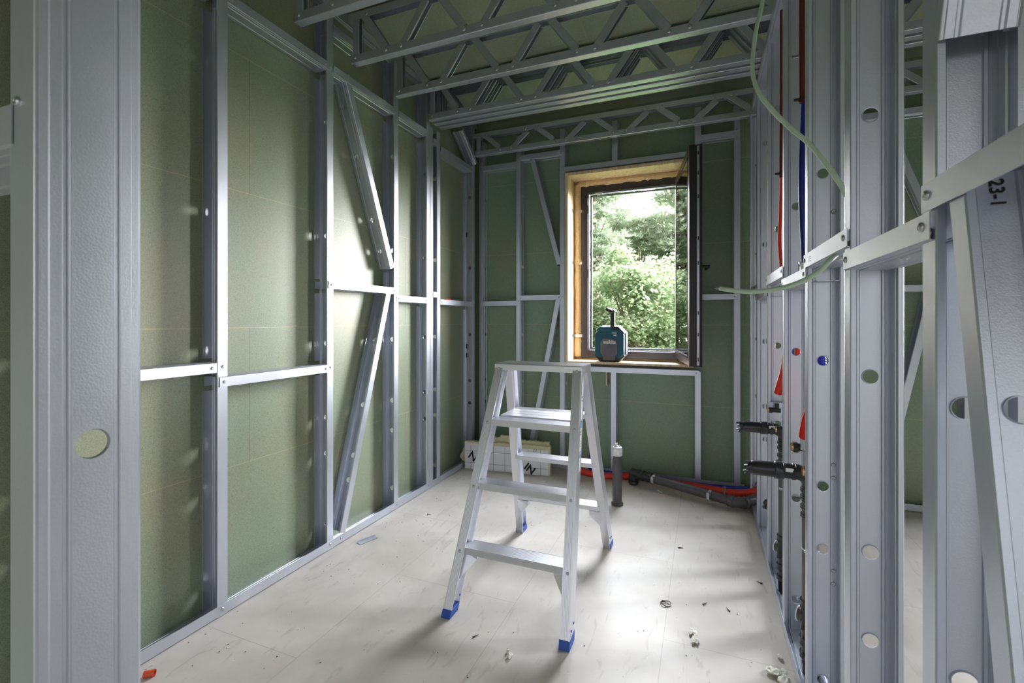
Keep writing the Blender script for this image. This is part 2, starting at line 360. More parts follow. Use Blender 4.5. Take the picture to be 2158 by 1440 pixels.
def csec(name, p0, p1, adir, bdir, W=0.095, F=0.048, lip=0.009, holes=(), ribs=True, par=None, mat=None, cuts=()):
    """cold rolled C section. p0-p1 runs along the middle of the web's outer face, adir across the web, bdir from the web to the open side.
    cuts: (t0,t1,side) stretches where the flange on that side is notched away"""
    p0 = V(p0); p1 = V(p1); n = (p1-p0); L = n.length; n.normalize()
    b = V(bdir) - n*V(bdir).dot(n); b.normalize(); a = V(adir) - n*V(adir).dot(n) - b*V(adir).dot(b); a.normalize()
    h = W/2; r = 0.003
    side = [(h-r, 0.0), (h-0.3*r, 0.3*r), (h, r), (h, F-0.002)]
    if lip: side += [(h-0.0015, F), (h-lip, F)]
    web = [0.0195]
    if ribs and W > 0.08:
        web_pts = [(0.0195, 0), (0.0215, 0.0026), (0.0255, 0.0026), (0.0275, 0), (0.0365, 0), (0.0378, 0.0014)]
        side[0] = (h-r, 0.0014); side[1] = (h-0.3*r, 0.3*r+0.0014)
    elif ribs:
        web_pts = [(0.008, 0), (0.0095, 0.0016), (0.0115, 0.0016), (0.013, 0)] if W < 0.06 else [(0.0195, 0)]
    else:
        web_pts = [(0.0195, 0)] if W > 0.05 else [(0.012, 0)]
    right = web_pts + side
    left = [(-x, y) for x, y in right]
    B = MB()
    def pt(x, y, t): return p0+n*t+a*x+b*y
    def strip(q0, q1, t0=0, t1=None):
        t1 = L if t1 is None else t1
        B.add([pt(*q0, t0), pt(*q1, t0), pt(*q1, t1), pt(*q0, t1)], [(0, 1, 2, 3)])
    nweb = len(web_pts)
    for sgn, sd in ((1, right), (-1, left)):
        for i in range(len(sd)-1):
            segs = [(0, L)]
            if i >= nweb+1 and cuts:
                for (c0, c1, cs) in cuts:
                    if cs != sgn: continue
                    new = []
                    for (s0, s1) in segs:
                        if c1 <= s0 or c0 >= s1: new.append((s0, s1)); continue
                        if c0 > s0: new.append((s0, c0))
                        if c1 < s1: new.append((c1, s1))
                    segs = new
            for s0, s1 in segs: strip(sd[i], sd[i+1], s0, s1)
    hw = web_pts[0][0]; R = min(0.0165, hw*0.85); seg = 24
    cur = 0.0
    for t in sorted(holes):
        if t-hw < cur or t+hw > L: continue
        strip((-hw, 0), (hw, 0), cur, t-hw)
        vs = []
        for k in range(seg):
            an = 2*PI*k/seg; cx, sx = math.cos(an), math.sin(an); q = 1/max(abs(cx), abs(sx))
            vs.append(pt(R*cx, 0, t+R*sx)); vs.append(pt(hw*cx*q, 0, t+hw*sx*q))
        B.add(vs, [(2*k, 2*k+1, (2*k+3) % (2*seg), (2*k+2) % (2*seg)) for k in range(seg)])
        # pressed rim
        vs = []
        for k in range(seg):
            an = 2*PI*k/seg; vs.append(pt(R*math.cos(an), 0, t+R*math.sin(an))); vs.append(pt((R-0.0008)*math.cos(an), 0.0035, t+(R-0.0008)*math.sin(an)))
        B.add(vs, [(2*k, 2*k+1, (2*k+3) % (2*seg), (2*k+2) % (2*seg)) for k in range(seg)])
        cur = t+hw
    strip((-hw, 0), (hw, 0), cur, L)
    # weld so that the sheet is continuous
    me_o = B.build(name, mat or GALV, par=par, origin=p0 if par is None else None, fix=False)
    bm = bmesh.new(); bm.from_mesh(me_o.data); bmesh.ops.remove_doubles(bm, verts=bm.verts, dist=1e-5)
    bmesh.ops.recalc_face_normals(bm, faces=bm.faces); bm.to_mesh(me_o.data); bm.free()
    md = me_o.modifiers.new('sheet', 'SOLIDIFY'); md.thickness = 0.0012; md.offset = 0
    return me_o

# ------------------------------------------------------------------ room dimensions
XL = -1.885; XB = -1.98         # left wall: stud face, board face
YF = 3.83; YB = 3.925           # back wall
XR = 0.30; XR2 = 0.395          # right stud wall
ZC = 3.01; ZT = 2.70            # ceiling board, truss bearing height
XE = 4.2; YR = -2.6

# setting --------------------------------------------------------------------
m = MB(); m.box((XB-0.02, YR, -0.03), (XE, YB+0.3, 0.0)); struct(m.build('floor', FLOORM, origin=(0, 0, 0)))
m = MB(); m.box((XB-0.02, YR-0.1, ZC), (XE+0.1, YB+0.1, ZC+0.02)); struct(m.build('ceiling', B_CEIL, origin=(0, 0, ZC)))
m = MB(); m.box((XB-0.02, YR-0.1, 0), (XB, YB+0.02, ZC)); struct(m.build('wall_left', B_LEFT, origin=(XB, 0, 0)))
WX0, WX1, WZ0, WZ1 = -1.072, -0.067, 0.895, 2.485
m = MB()
m.box((XB, YB, 0), (WX0, YB+0.02, ZC)); m.box((WX1, YB, 0), (2.3, YB+0.02, ZC)); m.box((3.3, YB, 0), (XE+0.1, YB+0.02, ZC)); m.box((2.3, YB, 0), (3.3, YB+0.02, 0.9)); m.box((2.3, YB, 2.4), (3.3, YB+0.02, ZC))
m.box((WX0, YB, 0), (WX1, YB+0.02, WZ0)); m.box((WX0, YB, WZ1), (WX1, YB+0.02, ZC))
struct(m.build('wall_back', B_BACK, origin=(0, YB, 0)))
m = MB()   # wall behind the camera with a wide unglazed opening
m.box((XB, YR-0.02, 0), (-1.55, YR, ZC)); m.box((3.3, YR-0.02, 0), (XE, YR, ZC)); m.box((-1.55, YR-0.02, 2.25), (3.3, YR, ZC))
struct(m.build('wall_rear', B_BACK, origin=(0, YR, 0)))
m = MB()
m.box((XE, YR, 0), (XE+0.02, YB, ZC))
struct(m.build('wall_right', B_BACK, origin=(XE, 0, 0)))

# ------------------------------------------------------------------ left stud wall
HZ = [0.515, 0.715, 1.125, 1.72, 2.35]
G_LS = 'steel studs of the left wall'
left_studs = [
 (0.78, 'left wall stud hidden behind the big foreground post', [1.05, 2.63]),
 (1.357, 'tall galvanised stud on the left wall, nearest fully visible one beside the foreground post', [1.05, 0.99, 2.63]),
 (1.977, 'left wall stud holding the left end of the bright middle rail', [0.99, 1.445, 2.63]),
 (2.572, 'galvanised stud on the left wall where the two slanted braces meet', [1.445, 1.40, 2.63]),
 (2.966, 'galvanised stud on the left wall, nearer half of the doubled pair before the corner bay', [1.40, 2.63]),
]
LS = []
def add_stud_left(y, lab, zs, ztop=2.99):
    cuts = []
    for z in zs:
        cuts.append((z-0.045, z+0.035, -1))
    # web on the far side, open towards the camera
    o = csec('wall_stud', (XL-0.0475, y+0.048, 0.002), (XL-0.0475, y+0.048, ztop), (1, 0, 0), (0, -1, 0), holes=[z-0.002 for z in HZ]+[0.125], cuts=cuts)
    tag(o, lab, 'wall stud', G_LS); LS.append(o)
    screw(o, (XL+0.001, y+0.02, 0.03), (1, 0, 0))
    for z in zs: screw(o, (XL+0.001, y+0.024, z+0.005), (1, 0, 0))
    return o
for y, lab, zs in left_studs: add_stud_left(y, lab, zs, 2.99)
o = csec('wall_stud', (XL-0.0475, 3.016, 0.002), (XL-0.0475, 3.016, 2.70), (1, 0, 0), (0, 1, 0), W=0.095, F=0.038, holes=[z-0.002 for z in HZ])
tag(o, 'left wall stud, farther half of the doubled pair, back to back with its neighbour', 'wall stud', G_LS)
o = add_stud_left(3.112, 'narrow galvanised stud standing just past the doubled pair on the left wall', [1.44, 2.62], 2.70)
o = add_stud_left(3.70, 'last galvanised stud of the left wall, standing in the room corner', [1.39, 2.62], 2.99)
for z in (0.94, 1.02, 2.02):
    for xa, xb in ((-0.085, -0.062), (-0.03, -0.012)):
        m = MB(); m.box((XL+xa, 3.7455, z-0.02), (XL+xb, 3.7475, z+0.02)); m.build('slot', DARK, par=o)

def track(name, p0, p1, adir, bdir, lab, cat='steel track', W=0.097, F=0.048, grp=None, ribs=True, scr=()):
    o = csec(name, p0, p1, adir, bdir, W=W, F=F, lip=0, ribs=ribs)
    tag(o, lab, cat, grp)
    for (p, nn) in scr: screw(o, p, nn)
    return o
track('floor_track', (XL-0.0475, -1.0, 0.003), (XL-0.0475, 3.82, 0.003), (1, 0, 0), (0, 0, 1), 'galvanised floor track running along the foot of the left wall',
      scr=[((XL+0.002, y, 0.028), (1, 0, 0)) for y in (1.38, 2.0, 2.08, 2.6, 2.99, 3.14)])
track('top_track', (XL-0.0475, -1.0, 3.004), (XL-0.0475, 3.8, 3.004), (1, 0, 0), (0, 0, -1), 'galvanised top track along the left wall under the green ceiling')

G_LN = 'horizontal noggings between the left wall studs'
def nog_left(y0, y1, zb, lab, up=True, F=0.045, scr=True):
    """front flange from zb to zb+F, web at the bottom when up"""
    z = zb if up else zb+F
    o = csec('nogging', (XL-0.0475+0.003, y0, z), (XL-0.0475+0.003, y1, z), (1, 0, 0), (0, 0, 1 if up else -1), F=F, W=0.097, lip=0)
    tag(o, lab, 'nogging', G_LN)
    if scr:
        screw(o, (XL+0.0055, y0+0.02, zb+F/2), (1, 0, 0)); screw(o, (XL+0.0055, y1-0.02, zb+F/2), (1, 0, 0))
    return o
nog_left(0.80, 1.352, 1.030, 'short bright steel rail on the left wall touching the foreground post', up=False)
nog_left(1.365, 1.985, 0.968, 'bright steel rail at knee height in the widest green bay of the left wall', up=False)
nog_left(1.985, 2.590, 1.423, 'bright steel rail above the lower slanted brace on the left wall')
nog_left(2.600, 2.972, 1.375, 'steel rail at eye height in the narrow bay right of the slanted braces')
nog_left(3.05, 3.115, 1.425, 'tiny steel link bridging the dark slot beside the doubled stud', scr=False)
nog_left(3.15, 3.71, 1.372, 'steel rail with a red scrap on it in the last bay of the left wall')
nog_left(0.80, 1.36, 2.610, 'upper steel header above the bay beside the foreground post')
nog_left(1.40, 1.982, 2.610, 'long bright upper header over the widest green bay of the left wall')
nog_left(2.02, 2.577, 2.610, 'upper header from which the slanted upper brace of the left wall starts')
nog_left(2.62, 2.970, 2.610, 'upper header in the narrow bay before the doubled stud')
nog_left(3.05, 3.115, 2.585, 'tiny upper link beside the doubled stud under the triple truss', scr=False)
nog_left(3.16, 3.71, 2.560, 'upper header in the last bay of the left wall by the corner')
nog_left(2.02, 2.24, 2.835, 'short steel piece high on the left wall behind the end of the second truss')

# braces of the left wall
G_BR = 'slanted braces of the stud walls'
def brace(p_top, p_bot, adir, bdir, lab, holes=(), F=0.046, scr=(), lip=0.009, W=0.095):
    o = csec('brace', p_bot, p_top, adir, bdir, F=F, holes=holes, lip=lip, W=W); tag(o, lab, 'brace', G_BR)
    for p, nn in scr: screw(o, p, nn)
    return o
brace((XL-0.046, 2.106, 2.645), (XL-0.046, 2.530, 1.585), (1, 0, 0), (0, 1, 0.4), 'ribbed upper slanted brace on the left wall showing its grooved back', holes=[0.12, 0.32, 0.70, 0.98],
      scr=[((XL+0.003, 2.135, 2.625), (1, 0, 0)), ((XL+0.003, 2.555, 1.62), (1, 0, 0))])
brace((XL-0.046, 2.538, 1.43), (XL-0.046, 2.118, 0.045), (1, 0, 0), (0, -1, 0.30), 'lower slanted brace on the left wall rising from the floor track to the bright rail', holes=[0.28, 0.42, 0.72, 1.13])

# ------------------------------------------------------------------ back stud wall
G_BS = 'steel studs of the back wall'
def stud_back(x0, z0, z1, lab, side=1, holes=True):
    if z1 > 2.95: z1 = 2.868
    """flange face at YF from x0 to x0+.045; web on the right when side=1"""
    xw = x0+0.045 if side == 1 else x0
    o = csec('wall_stud', (xw, YF+0.0475, z0), (xw, YF+0.0475, z1), (0, 1, 0), (-side, 0, 0), F=0.044, holes=[z-z0 for z in HZ] if holes else ())
    tag(o, lab, 'wall stud', G_BS)
    return o
sb = stud_back(-1.878-0.005, 0.002, 2.99, 'first galvanised stud of the back wall, right beside the room corner')
for z in (1.40, 2.62, 2.67, 0.03): screw(sb, (-1.85, YF-0.001, z), (0, -1, 0))
sb = stud_back(-1.521, 0.002, 2.99, 'galvanised stud of the back wall halfway between corner and window')
for z in (1.42, 1.46, 2.63, 2.68): screw(sb, (-1.498, YF-0.001, z), (0, -1, 0))
sb = stud_back(-1.124, 0.002, 2.99, 'galvanised stud carrying the left side of the wooden window box')
for z in (1.45, 1.73, 2.55, 2.67): screw(sb, (-1.10, YF-0.001, z), (0, -1, 0))
stud_back(-0.696, 0.002, 0.835, 'short stud below the window sill, left of its middle', holes=False)
sb = stud_back(-0.060, 0.002, 0.86, 'stud under the right end of the window sill', holes=False); screw(sb, (-0.035, YF-0.001, 0.84), (0, -1, 0))
stud_back(-0.685, 2.53, 2.99, 'short stud above the window beneath the shallow truss, left one', holes=False)
stud_back(-0.060, 2.40, 2.99, 'stud piece above the right corner of the window behind the open sash', holes=False)
sb = stud_back(0.210, 0.002, 2.99, 'galvanised stud of the back wall right of the open window sash')
for z in (1.43, 2.60, 2.66): screw(sb, (0.23, YF-0.001, z), (0, -1, 0))
for x, lab in ((0.93, 'back wall stud of the neighbouring room, seen in the gaps, left one'), (1.53, 'back wall stud of the neighbouring room seen through a round hole, middle one'), (1.86, 'back wall stud of the neighbouring room, seen through the slanted brace hole'), (2.46, 'back wall stud far to the right in the neighbouring room')):
    stud_back(x, 0.002, 2.99, lab)
track('floor_track', (-1.88, YF+0.0475, 0.003), (0.28, YF+0.0475, 0.003), (0, 1, 0), (0, 0, 1), 'galvanised floor track along the foot of the back wall under the window',
      scr=[((x, YF-0.003, 0.028), (0, -1, 0)) for x in (-1.47, -1.1, -0.67, -0.03, 0.19)])
track('floor_track', (0.40, YF+0.0475, 0.003), (4.1, YF+0.0475, 0.003), (0, 1, 0), (0, 0, 1), 'galvanised floor track of the neighbouring room seen through the gap on the right')
G_BN = 'horizontal noggings between the back wall studs'
def nog_back(x0, x1, zb, lab, up=True, F=0.045, scr=True):
    z = zb if up else zb+F
    o = csec('nogging', (x0, YF+0.0475-0.003, z), (x1, YF+0.0475-0.003, z), (0, 1, 0), (0, 0, 1 if up else -1), F=F, W=0.097, lip=0)
    tag(o, lab, 'nogging', G_BN)
    if scr: screw(o, (x0+0.02, YF-0.0055, zb+F/2), (0, -1, 0)); screw(o, (x1-0.02, YF-0.0055, zb+F/2), (0, -1, 0))
    return o
nog_back(-1.86, -1.50, 1.380, 'middle rail of the back wall in the bay next to the corner')
nog_back(-1.50, -1.11, 1.425, 'middle rail of the back wall in the bay left of the window')
nog_back(-1.86, -1.50, 2.600, 'upper rail of the back wall next to the corner')
nog_back(-1.50, -1.11, 2.650, 'upper rail of the back wall left of the window holding the slanted brace')
nog_back(-1.10, -0.04, 2.500, 'long lintel channel directly above the wooden window box', up=True)
nog_back(-1.10, -0.03, 0.828, 'long channel directly below the window sill marked with two letters', up=False)
nog_back(-0.04, 0.235, 1.405, 'middle rail behind the end of the pale green cable')
nog_back(-0.03, 0.235, 2.610, 'upper rail right of the window under the shallow truss')
nog_back(0.95, 1.56, 1.440, 'middle rail in the neighbouring room seen through the gap on the right')
nog_back(0.40, 2.4, 2.600, 'long upper rail of the neighbouring room seen through the gap on the right')
brace((-1.395, YF+0.046, 2.655), (-1.150, YF+0.046, 1.72), (0, 1, 0), (1, 0, 0.25), 'upper slanted brace on the back wall left of the window', holes=[0.2, 0.6], F=0.042,
      scr=[((-1.375, YF-0.001, 2.64), (0, -1, 0))])
brace((-1.115, YF+0.046, 1.43), (-1.385, YF+0.046, 0.045), (0, 1, 0), (-1, 0, 0.2), 'lower slanted brace on the back wall seen behind the ladder', holes=[0.3, 0.8], F=0.042,
      scr=[((-1.145, YF-0.001, 1.41), (0, -1, 0))])
brace((1.085, YF+0.046, 2.62), (1.49, YF+0.046, 1.46), (0, 1, 0), (1, 0, 0.35), 'upper slanted brace in the neighbouring room seen through the gap', holes=[0.3, 0.9])
brace((1.395, YF+0.046, 1.44), (1.115, YF+0.046, 0.045), (0, 1, 0), (-1, 0, 0.2), 'lower slanted brace in the neighbouring room seen through the gap', holes=[0.3, 0.9])
# marks and clips on the back wall
def text_obj(txt, size, loc, rot, mat, par=None, name='lettering', depth=0.0006, shear=0, sx=1.0, bold=0.0):
    cu = bpy.data.curves.new('t', 'FONT'); cu.body = txt; cu.size = size; cu.extrude = depth; cu.align_x = 'CENTER'; cu.align_y = 'CENTER'; cu.shear = shear; cu.offset = bold
    to = bpy.data.objects.new('t', cu); COL.objects.link(to); dg = bpy.context.evaluated_depsgraph_get(); dg.update()
    me = bpy.data.meshes.new_from_object(to.evaluated_get(dg)); bpy.data.objects.remove(to)
    me.materials.clear(); me.materials.append(mat)
    o = bpy.data.objects.new(name, me); COL.objects.link(o)
    o.rotation_euler = rot; o.scale = (sx, 1, 1)
    if par is not None:
        o.parent = par; o.location = V(loc)-origin_of(par)
    else: o.location = loc
    return o
sillch = [o for o in bpy.data.objects if o.get('label', '').startswith('long channel directly below')][0]
text_obj('KW', 0.028, (-0.885, YF-0.006, 0.853), (PI/2, 0, 0), INK, sillch)
# offcut of board with a wooden edge under the sill
m = MB(); m.box((-0.895, YB-0.016, 0.715), (-0.735, YB-0.001, 0.825)); o = m.build('board_offcut', B_BACK, origin=(-0.8, YB-0.01, 0.77)); tag(o, 'small rectangular green board patch with raw edge under the window sill', 'board offcut')
m = MB(); m.box((-0.747, YB-0.028, 0.715), (-0.735, YB-0.0165, 0.825)); m.build('raw_edge', WOOD, par=o)
# corner bracket at the top of the corner
m = MB()
brace((XL-0.02, 3.46, 2.83), (XL-0.01, 3.70, 2.62), (1, 0, 0), (0, 0.5, 1), 'short ribbed diagonal bracket high in the room corner under the ceiling', F=0.04)

# ------------------------------------------------------------------ roof trusses
G_T = 'lattice trusses under the ceiling'
def truss(y, lab, zb=2.708, zt=2.992, xs=-1.852, xe=4.05, node0=-1.563, pitch=0.4835, W=0.044, F=0.046, ph=0.0, nscr=18):
    t = empty('truss', (xs, y, zb), lab, 'truss', G_T)
    yc = y+W/2
    csec('bottom_chord', (xs, yc, zb), (xe, yc, zb), (0, 1, 0), (0, 0, 1), W=W, F=F, lip=0, ribs=False, par=t)
    csec('top_chord', (xs-0.02, yc, zt), (xe, yc, zt), (0, 1, 0), (0, 0, -1), W=W, F=F, lip=0, ribs=False, par=t)
    w2 = W-0.005
    # end post
    csec('end_post', (xs+0.012, yc, zb+0.003), (xs+0.012, yc, zt-0.003), (0, 1, 0), (1, 0, 0), W=w2, F=0.04, lip=0.007, ribs=False, par=t)
    zb2, zt2 = zb+0.031, zt-0.031
    n = int((xe-node0)/pitch)
    sep = 0.050
    for k in range(n+1):
        xb = node0+k*pitch
        xl = xb-pitch/2+0.02; xr = xb+pitch/2-0.02
        if k == 0: xl = xs+0.075
        for (xtop, xbot, s) in ((xl+0.012, xb-sep, -1), (xr-0.012, xb+sep, 1)):
            if xtop > xe: continue
            p0 = V((xbot, yc, zb2)); p1 = V((xtop, yc, zt2)); d = (p1-p0).normalized()
            side = V((1, 0, 0)); off = side*(-0.022)
            csec('diagonal', p0+off, p1+off, (0, 1, 0), (1, 0, 0), W=w2, F=0.042, lip=0.007, ribs=False, par=t)
    k = 0; 
    pos = [(xs+0.03, zb+0.028)]
    for k in range(min(n, 6)):
        xb = node0+k*pitch; pos += [(xb-0.05, zb+0.028), (xb+0.05, zb+0.028)]
    for k in range(min(n, 6)):
        xt = node0-pitch/2+k*pitch; 
        if xt-0.06 > xs: pos.append((xt-0.06, zt-0.026))
        pos.append((xt+0.06, zt-0.026))
    for (x, z) in pos: screw(t, (x, y-0.0008, z), (0, -1, 0), 1.6)
    return t
truss(1.724, 'nearest steel lattice truss, its end just visible at the top edge of the photo')
truss(2.124, 'second lattice truss from the front, wide bottom chord crossing near the top edge')
truss(2.537, 'third lattice truss, in front of the tight group of three')
truss(2.934, 'front truss of the tight group of three')
truss(3.008, 'middle truss of the tight group of three')
truss(3.082, 'rear truss of the tight group of three')
truss(3.690, 'shallow lattice truss closest to the window wall', zb=2.69, zt=2.888, F=0.044)

# ------------------------------------------------------------------ right stud wall
G_RS = 'steel studs of the right wall'
RHZ = [0.12, 0.53, 0.728, 1.122, 1.71, 2.32]
RST = [(0.36, 'right wall stud nearest the camera, just outside the edge of the photo', []),
       (0.827, 'wide ribbed stud on the right, behind the crossing of rails and slanted brace', []),
       (1.237, 'wide ribbed stud on the right left of the open gap into the next room', []),
       (1.690, 'ribbed stud on the right with a blue hose showing in its middle hole', []),
       (2.147, 'ribbed stud on the right standing between the two black drain pipes', []),
       (2.655, 'narrow looking ribbed stud behind the first drain pipe', []),
       (3.165, 'second farthest stud of the right wall', []),
       (3.600, 'farthest stud of the right wall, beside the back corner', [])]
rz = {}
noggs_r = [(0.36, 0.827, 1.403, 0.045), (0.827, 1.237, 1.362, 0.043), (1.237, 1.690, 1.412, 0.045), (1.690, 2.147, 1.372, 0.045), (2.147, 2.655, 1.424, 0.048), (2.655, 3.165, 1.372, 0.048), (3.165, 3.60, 1.425, 0.045)]
for i, (y, lab, zs) in enumerate(RST):
    cuts = []
    for (a0, a1, zb, F) in noggs_r:
        if abs(a0-y) < 0.01: pass
        if abs(a1-y) < 0.01: pass
    o = csec('wall_stud', (XR+0.0475, y+0.045, 0.002), (XR+0.0475, y+0.045, 2.655), (1, 0, 0), (0, -1, 0), F=0.045, lip=0.010, holes=[z for z in RHZ], cuts=cuts)
    tag(o, lab, 'wall stud', G_RS)
    for zz in ((1.375, 1.425) if i % 2 else (1.42, 1.39)): screw(o, (XR-0.001, y+0.02, zz), (-1, 0, 0))
    if i == 3:
        for zz in (0.76, 0.80, 0.47, 0.43): screw(o, (XR+0.075, y+0.0425, zz), (0, -1, 0))
        screw(o, (XR+0.075, y+0.0385, 1.59), (0, -1, 0))
    rz[i] = o
G_RN = 'horizontal noggings of the right wall'
rn_lab = ['cream lit rail reaching the right edge of the photo', 'cream lit rail between the two wide ribbed studs on the right', 'cream lit rail with a white label under which the green cable dives',
          'short rail on the right just above the bend of the green cable', 'short rail on the right holding white scraps above the red hose', 'short rail of the right wall farther back behind the green cable', 'farthest short rail of the right wall near the corner']
RN = []
for (a0, a1, zb, F), lab in zip(noggs_r, rn_lab):
    fl_ = a0 < 0.5; zw = zb+F if fl_ else zb
    o = csec('nogging', (XR+0.0475-0.003, a0+0.003, zw), (XR+0.0475-0.003, a1+0.030, zw), (1, 0, 0), (0, 0, -1 if fl_ else 1), F=F, W=0.101, lip=0)
    tag(o, lab, 'nogging', G_RN); RN.append(o)
    screw(o, (XR-0.0065, a0+0.03, zb+F/2+0.002), (-1, 0, 0), 1.1); screw(o, (XR-0.0065, a1+0.012, zb+F/2+0.002), (-1, 0, 0), 1.1)
    if not fl_: screw(o, (XR+0.03, (a0+a1)/2, zb-0.001), (0, 0, -1))
track('floor_track', (XR+0.0475, 0.9, 0.003), (XR+0.0475, 3.81, 0.003), (1, 0, 0), (0, 0, 1), 'galvanised floor track along the foot of the right wall', F=0.045)
track('top_track', (XR+0.0475, 0.1, 2.699), (XR+0.0475, 3.81, 2.699), (1, 0, 0), (0, 0, -1), 'galvanised top track of the right wall carrying the trusses', F=0.05)
# slanted braces at the right edge
rb = brace((XR+0.046, 0.793, 1.44), (XR+0.046, 0.537, 0.045), (1, 0, 0), (0, -1, 0.19), 'slanted ribbed brace with a round hole at the right edge of the photo', F=0.040,
           holes=[0.35, 0.72, 1.118], scr=[((XR-0.001, 0.775, 1.425), (-1, 0, 0))])
brace((XR+0.042, 0.52, 2.68), (XR+0.042, 0.818, 1.635), (1, 0, 0), (0, 1, 0.28), 'upper ribbed brace piece ending just above the cream rail at the top right', F=0.02, W=0.083, holes=[0.078, 0.9])
tx = text_obj('23-1', 0.021, (XR+0.046, 0.7865, 1.413), (0, 0, 0), INK, rb, bold=0.0002)
bd = V((0, -0.1805, -0.9836)); bn = V((0, -0.9836, 0.1805)); by = bn.cross(bd)
tx.rotation_euler = Matrix((bd, by, bn)).transposed().to_euler()
# white label on the rail
m = MB(); m.box((XR-0.006, 1.60, 1.418), (XR-0.0052, 1.655, 1.446)); m.build('label', PAPER, par=RN[2])
lb = MB()
for z in (1.440, 1.434, 1.428): lb.box((XR-0.0066, 1.61, z-0.001), (XR-0.0061, 1.645, z+0.001))
lb.build('label_print', INK, par=RN[2])

# ------------------------------------------------------------------ foreground partition with the big post
post = csec('door_post', (-0.62, 0.304, 0.002), (-0.62, 0.304, 2.655), (0, 1, 0), (-1, 0, 0), W=0.096, F=0.048, holes=[0.12, 0.53, 0.728, 1.113, 2.3])
tag(post, 'huge ribbed galvanised post with a round hole in the left foreground', 'steel post')
screw(post, (-0.652, 0.2555, 1.475), (0, -1, 0), 0.8)
o = csec('wall_stud', (-1.30, 0.304, 0.002), (-1.30, 0.304, 2.655), (0, 1, 0), (-1, 0, 0), holes=RHZ); tag(o, 'galvanised stud of the foreground partition left of the big post', 'wall stud')
track('floor_track', (-1.85, 0.304, 0.003), (-0.62, 0.304, 0.003), (0, 1, 0), (0, 0, 1), 'floor track of the foreground partition left of the big post')
track('top_track', (-1.85, 0.304, 2.70), (0.29, 0.304, 2.70), (0, 1, 0), (0, 0, -1), 'top track of the foreground partition above the big post')
o = csec('nogging', (-1.85, 0.304, 1.43), (-0.66, 0.304, 1.43), (0, 1, 0), (0, 0, 1), W=0.10, F=0.045, lip=0); tag(o, 'rail joining the big foreground post to the left wall', 'nogging')

# ------------------------------------------------------------------ window
win = empty('window_1', (-0.57, YF, WZ0), None, None); win['kind'] = 'structure'
LY0, LY1 = 3.805, 4.06
m = MB(); th = 0.026
m.box((WX0, LY0, WZ0), (WX0+th, LY1, WZ1)); m.box((WX1-th, LY0, WZ0), (WX1, LY1, WZ1))
m.box((WX0+th, LY0, WZ1-th), (WX1-th, LY1, WZ1)); m.box((WX0+th, LY0, WZ0), (WX1-th, LY1, WZ0+th-0.008))
m.build('wooden_reveal', WOOD, par=win, bevel=0.002)
FX0, FX1, FZ0, FZ1 = -0.985, -0.118, 0.930, 2.415
def lumpy(p0, p1, rx, rz_, n, seed):
    r = random.Random(seed); mm = MB(); p0 = V(p0); p1 = V(p1)
    pts = []; rs = []
    for i in range(n+1):
        t = i/n; pts.append(p0.lerp(p1, t)+V((r.uniform(-.003, .003), r.uniform(-.005, .004), r.uniform(-.003, .003)))); rs.append(rx*(0.85+0.35*r.random()))
    mm.tube(pts, rs, 9); return mm
m = MB()
def foam_strip(mm, a, b, w, seed):
    q = lumpy(a, b, w, w, 34, seed); mm.add(q.v, q.f)
foam_strip(m, (-1.015, 4.035, 0.94), (-1.015, 4.035, 2.43), 0.036, 1)
foam_strip(m, (-1.02, 4.035, 2.435), (-0.10, 4.035, 2.435), 0.034, 2)
m.build('expanding_foam', PUFOAM, par=win, smooth=True)
m = MB()
m.box((WX0, 4.05, WZ0), (FX0+0.01, 4.075, WZ1)); m.box((FX1-0.01, 4.05, WZ0), (WX1, 4.075, WZ1)); m.box((FX0, 4.05, FZ1-0.01), (FX1, 4.075, WZ1)); m.box((FX0, 4.05, WZ0), (FX1, 4.075, FZ0+0.01)); m.build('light_leak_filler', PUFOAM, par=win)  # backing added around the frame to stop daylight leaking through the gap
m = MB(); fw = 0.062; fy0, fy1 = 4.01, 4.085
for (a, b2) in (((FX0, FZ0), (FX0+fw, FZ1)), ((FX1-fw, FZ0), (FX1, FZ1)), ((FX0+fw, FZ1-fw), (FX1-fw, FZ1)), ((FX0+fw, FZ0), (FX1-fw, FZ0+fw))):
    m.box((a[0], fy0, a[1]), (b2[0], fy1, b2[1]))
m.build('window_frame', FRAME, par=win, bevel=0.003)
m = MB(); q = 0.012
for off, yy in ((0.0, 4.03), (0.018, 4.055)):
    x0, x1, z0, z1 = FX0+fw+off-0.004, FX1-fw-off+0.004, FZ0+fw+off-0.004, FZ1-fw-off+0.004
    m.box((x0, yy-0.006, z0), (x0+q, yy+0.02, z1)); m.box((x1-q, yy-0.006, z0), (x1, yy+0.02, z1)); m.box((x0, yy-0.006, z1-q), (x1, yy+0.02, z1)); m.box((x0, yy-0.006, z0), (x1, yy+0.02, z0+q))
m.build('rebate_strip', simple('frame_profile_grey', (0.16, 0.15, 0.18), 0.25, 0.3), par=win, bevel=0.002)
for z in (2.2, 1.75, 1.12, ):
    m = MB(); m.box((WX0+th, 3.93, z-0.012), (WX0+th+0.0015, 4.035, z+0.012)); m.box((WX0+th, 4.004, z-0.012), (FX0+0.012, 4.0055, z+0.012)); m.build('fixing_strap', SCREW, par=win)
m = MB(); m.box((-0.86, 4.022, 2.339), (-0.80, 4.034, 2.352)); m.build('keep_plate', WHITE, par=win)
m = MB(); m.box((FX0+fw-0.004, 4.015, 1.62), (FX0+fw+0.008, 4.03, 1.70)); m.box((FX0+fw-0.004, 4.015, 2.18), (FX0+fw+0.008, 4.03, 2.25)); m.build('keep_plate', SCREW, par=win)

